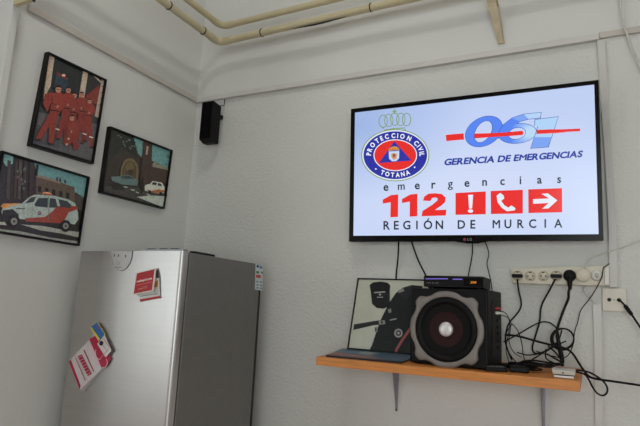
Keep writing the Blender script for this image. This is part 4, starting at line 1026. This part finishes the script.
# the tangle right of the subwoofer
def yy(k): return .06 + .01*k
tangle = [
 ([(501.6, 311.4, .19), (504.5, 312.4, .18), (508, 317, .16), (510.5, 327, .14), (509, 341, .12), (513.6, 352, .11), (521.7, 357.5, .10)], .0016, 'thin black lead arching out of the red plug on the subwoofer'),
 ([(501.6, 315.4, .19), (505.5, 316.6, .18), (510, 321, .15), (508, 336, .12), (506, 350, .12), (509, 362, .12)], .0016, 'thin black lead leaving the white plug on the subwoofer'),
 ([(503.7, 341.8, .10), (517.5, 334.6, .07), (536.5, 323.8, .03), (547, 322, .025), (554.5, 326, .03), (558.4, 333, .04), (559, 346, .05)], .0026, 'black cable rising in an arch behind the tangle beside the subwoofer'),
 ([(504.8, 334.8, .12), (517.5, 336, .10), (532.3, 340, .09), (549, 344.5, .09), (564, 348, .09), (572.5, 353.4, .10), (581.4, 367, .12), (588, 375.6, .14), (594, 378.4, .15), (603, 380, .15), (612, 381.2, .14), (630, 383.8, .13), (642, 385.8, .12), (670, 391, .10)], .0040, 'thick black cable running across the wall and out past the right end of the shelf'),
 ([(576, 370.2, .17), (582, 370.6, .165), (588.8, 372.2, .16), (595.4, 375.5, .155), (603, 381, .15), (607, 387, .15), (607, 392.4, .15), (603, 395.5, .15), (597, 393, .15), (592.5, 387, .16), (589, 380, .17), (585, 374.6, .18), (577.5, 372.2, .19), (571, 371.6, .19)], .0032, 'black cable looping down in a hoop past the right end of the shelf'),
 ([(510, 322, .12), (517.5, 330, .10), (521.7, 343, .08), (523, 354, .08), (525, 361, .09)], .0018, 'thin black wire hanging close to the subwoofer in front of the wall'),
 ([(512, 324, .11), (506, 334, .12), (506.4, 347, .13), (511, 356, .13), (516, 362, .13)], .0018, 'thin black wire bowing against the side of the subwoofer'),
 ([(517, 352.4, .08), (528, 355, .07), (543, 352.4, .06), (556, 345.6, .06), (566, 341, .06)], .0024, 'black cable sweeping low across the wall towards the coil'),
 ([(530, 361, .09), (541, 354, .08), (550, 348, .07), (558, 341, .06), (562, 330, .06)], .0026, 'black cable climbing from the shelf through the coil'),
 ([(546, 349, .08), (546, 358, .08), (553, 362.6, .08), (563, 366, .09)], .0026, 'short black cable dropping from the coil to the shelf'),
 ([(548, 346, .075), (556, 353, .08), (562, 362, .09), (556, 359, .09), (547, 354, .09)], .003, 'doubled black cable end folded below the coil'),
]
for pts, r, lb in tangle: cable(pts, r, 'cable', lb, end=(2.65, -.14, .006) if pts[-1][0] > 660 else None)
# coil
t = thing('cable_coil', hit((562, 351), 1, -.06), 'coil of black cable hanging in front of the wall above the white box', 'cable')
for k in range(3):
    pts = []
    for i in range(25):
        a = 2*math.pi*i/24 + .3
        pts.append(hit((562.3 + (11.6 - k*.5)*math.cos(a) + k*.5, 339.2 + (10.8 - k*.4)*math.sin(a) - k*.3), 1, -.060 - .005*k))
    mb = MB(); mb.tube(pts, .0030, 8, cap=False); mb.build('turn', M['cable'], t)
mb = MB(); mb.tube([hit((557, 328), 1, -.072), hit((557.4, 337), 1, -.075), hit((559.6, 346), 1, -.076), hit((562.4, 357), 1, -.078), hit((563.4, 363), 1, -.08)], [.004, .0065, .007, .006, .004], 10); mb.build('tied_bundle', M['cable'], t)
# heap of slack cable lying on the shelf: each loop its own cable
random.seed(11)
heap = []
for k in range(9):
    cx = 1.70 + .013*k; cy = -.15 - .012*(k % 4); rx = .05 + .008*(k % 3); ry = .032 + .006*(k % 2)
    pts = []
    for i in range(22):
        a = 2*math.pi*i/20 + k
        x = cx + rx*math.cos(a); y = cy + ry*math.sin(a); pts.append(V((x, y, zs(y) + .0045 + .0052*k*.55 + .002*math.sin(3*a + k))))
    mb = MB(); mb.tube(spline(pts, 3), .0034, 8)
    tag(mb.build('cable', M['cable']), 'slack black cable loop in the heap lying on the shelf beside the subwoofer', 'cable', 'slack cable loops heaped on the shelf')

# thin cable hanging across the upper right
cable([(619.4, -40, .012), (619.6, -22, .02), (620.2, 0, .03), (621, 9.4, .03), (623, 21, .03), (625.8, 30.5, .03), (629.0, 40, .03), (633.4, 51, .028), (640, 67, .026), (650, 90, .02), (662, 118, .016), (690, 180, .012)], .0042, 'cable', 'white cable slanting over the trunking at the upper right edge', 'cable', 'wcable', end=(2.75, -.012, .01))

# ------------------------------------------------------------------ lamp hanging from the ceiling (out of view)
LP = V((1.36, -1.5, 4.1))
t = thing('ceiling_lamp', (LP.x, LP.y, RZ), 'small bare lamp hanging from the ceiling', 'lamp')
mb = MB(); mb.lathe(V((LP.x, LP.y, RZ)), V((0, 0, -1)), V((1, 0, 0)), [(.05, 0), (.05, .02), (.02, .03)], 24); mb.build('ceiling_rose', M['white'], t)
mb = MB(); mb.tube([V((LP.x, LP.y, RZ-.02)), LP + V((0, 0, .13))], .004, 8); mb.build('flex', M['wcable'], t)
ld = bpy.data.lights.new('lamp_light', 'POINT'); ld.energy = 18; ld.shadow_soft_size = .07; ld.color = (1.0, .99, .97)
lo = bpy.data.objects.new('lamp_light', ld); lo.location = LP; COL.objects.link(lo)

# daylight through the two windows behind the camera
wd = bpy.data.worlds.new('overcast'); S.world = wd; wd.use_nodes = True
bg = wd.node_tree.nodes['Background']; bg.inputs[0].default_value = (.93, .99, 1.0, 1); bg.inputs[1].default_value = 4.3
for i, w in enumerate(wins):
    pl = bpy.data.lights.new('window_portal', 'AREA'); pl.shape = 'RECTANGLE'; pl.size = w[1]-w[0]; pl.size_y = w[3]-w[2]
    pl.cycles.is_portal = True
    po = bpy.data.objects.new('window_portal', pl); po.location = ((w[0]+w[1])/2, RY-.02, (w[2]+w[3])/2); po.rotation_euler = (math.radians(90), 0, 0)
    COL.objects.link(po)

# ------------------------------------------------------------------ camera
cd = bpy.data.cameras.new('camera'); cd.sensor_fit = 'HORIZONTAL'; cd.sensor_width = 36; cd.lens = FPX/640*36
co = bpy.data.objects.new('camera', cd); COL.objects.link(co)
R3 = Matrix((RIGHT, -DOWN, -FWD)).transposed()
co.matrix_world = Matrix.Translation(CAM) @ R3.to_4x4()
cd.clip_start = .02
S.camera = co
S.view_settings.view_transform = 'Standard'; S.view_settings.look = 'None'; S.view_settings.gamma = 1; S.view_settings.use_curve_mapping = False
S.view_settings.exposure = 0.0
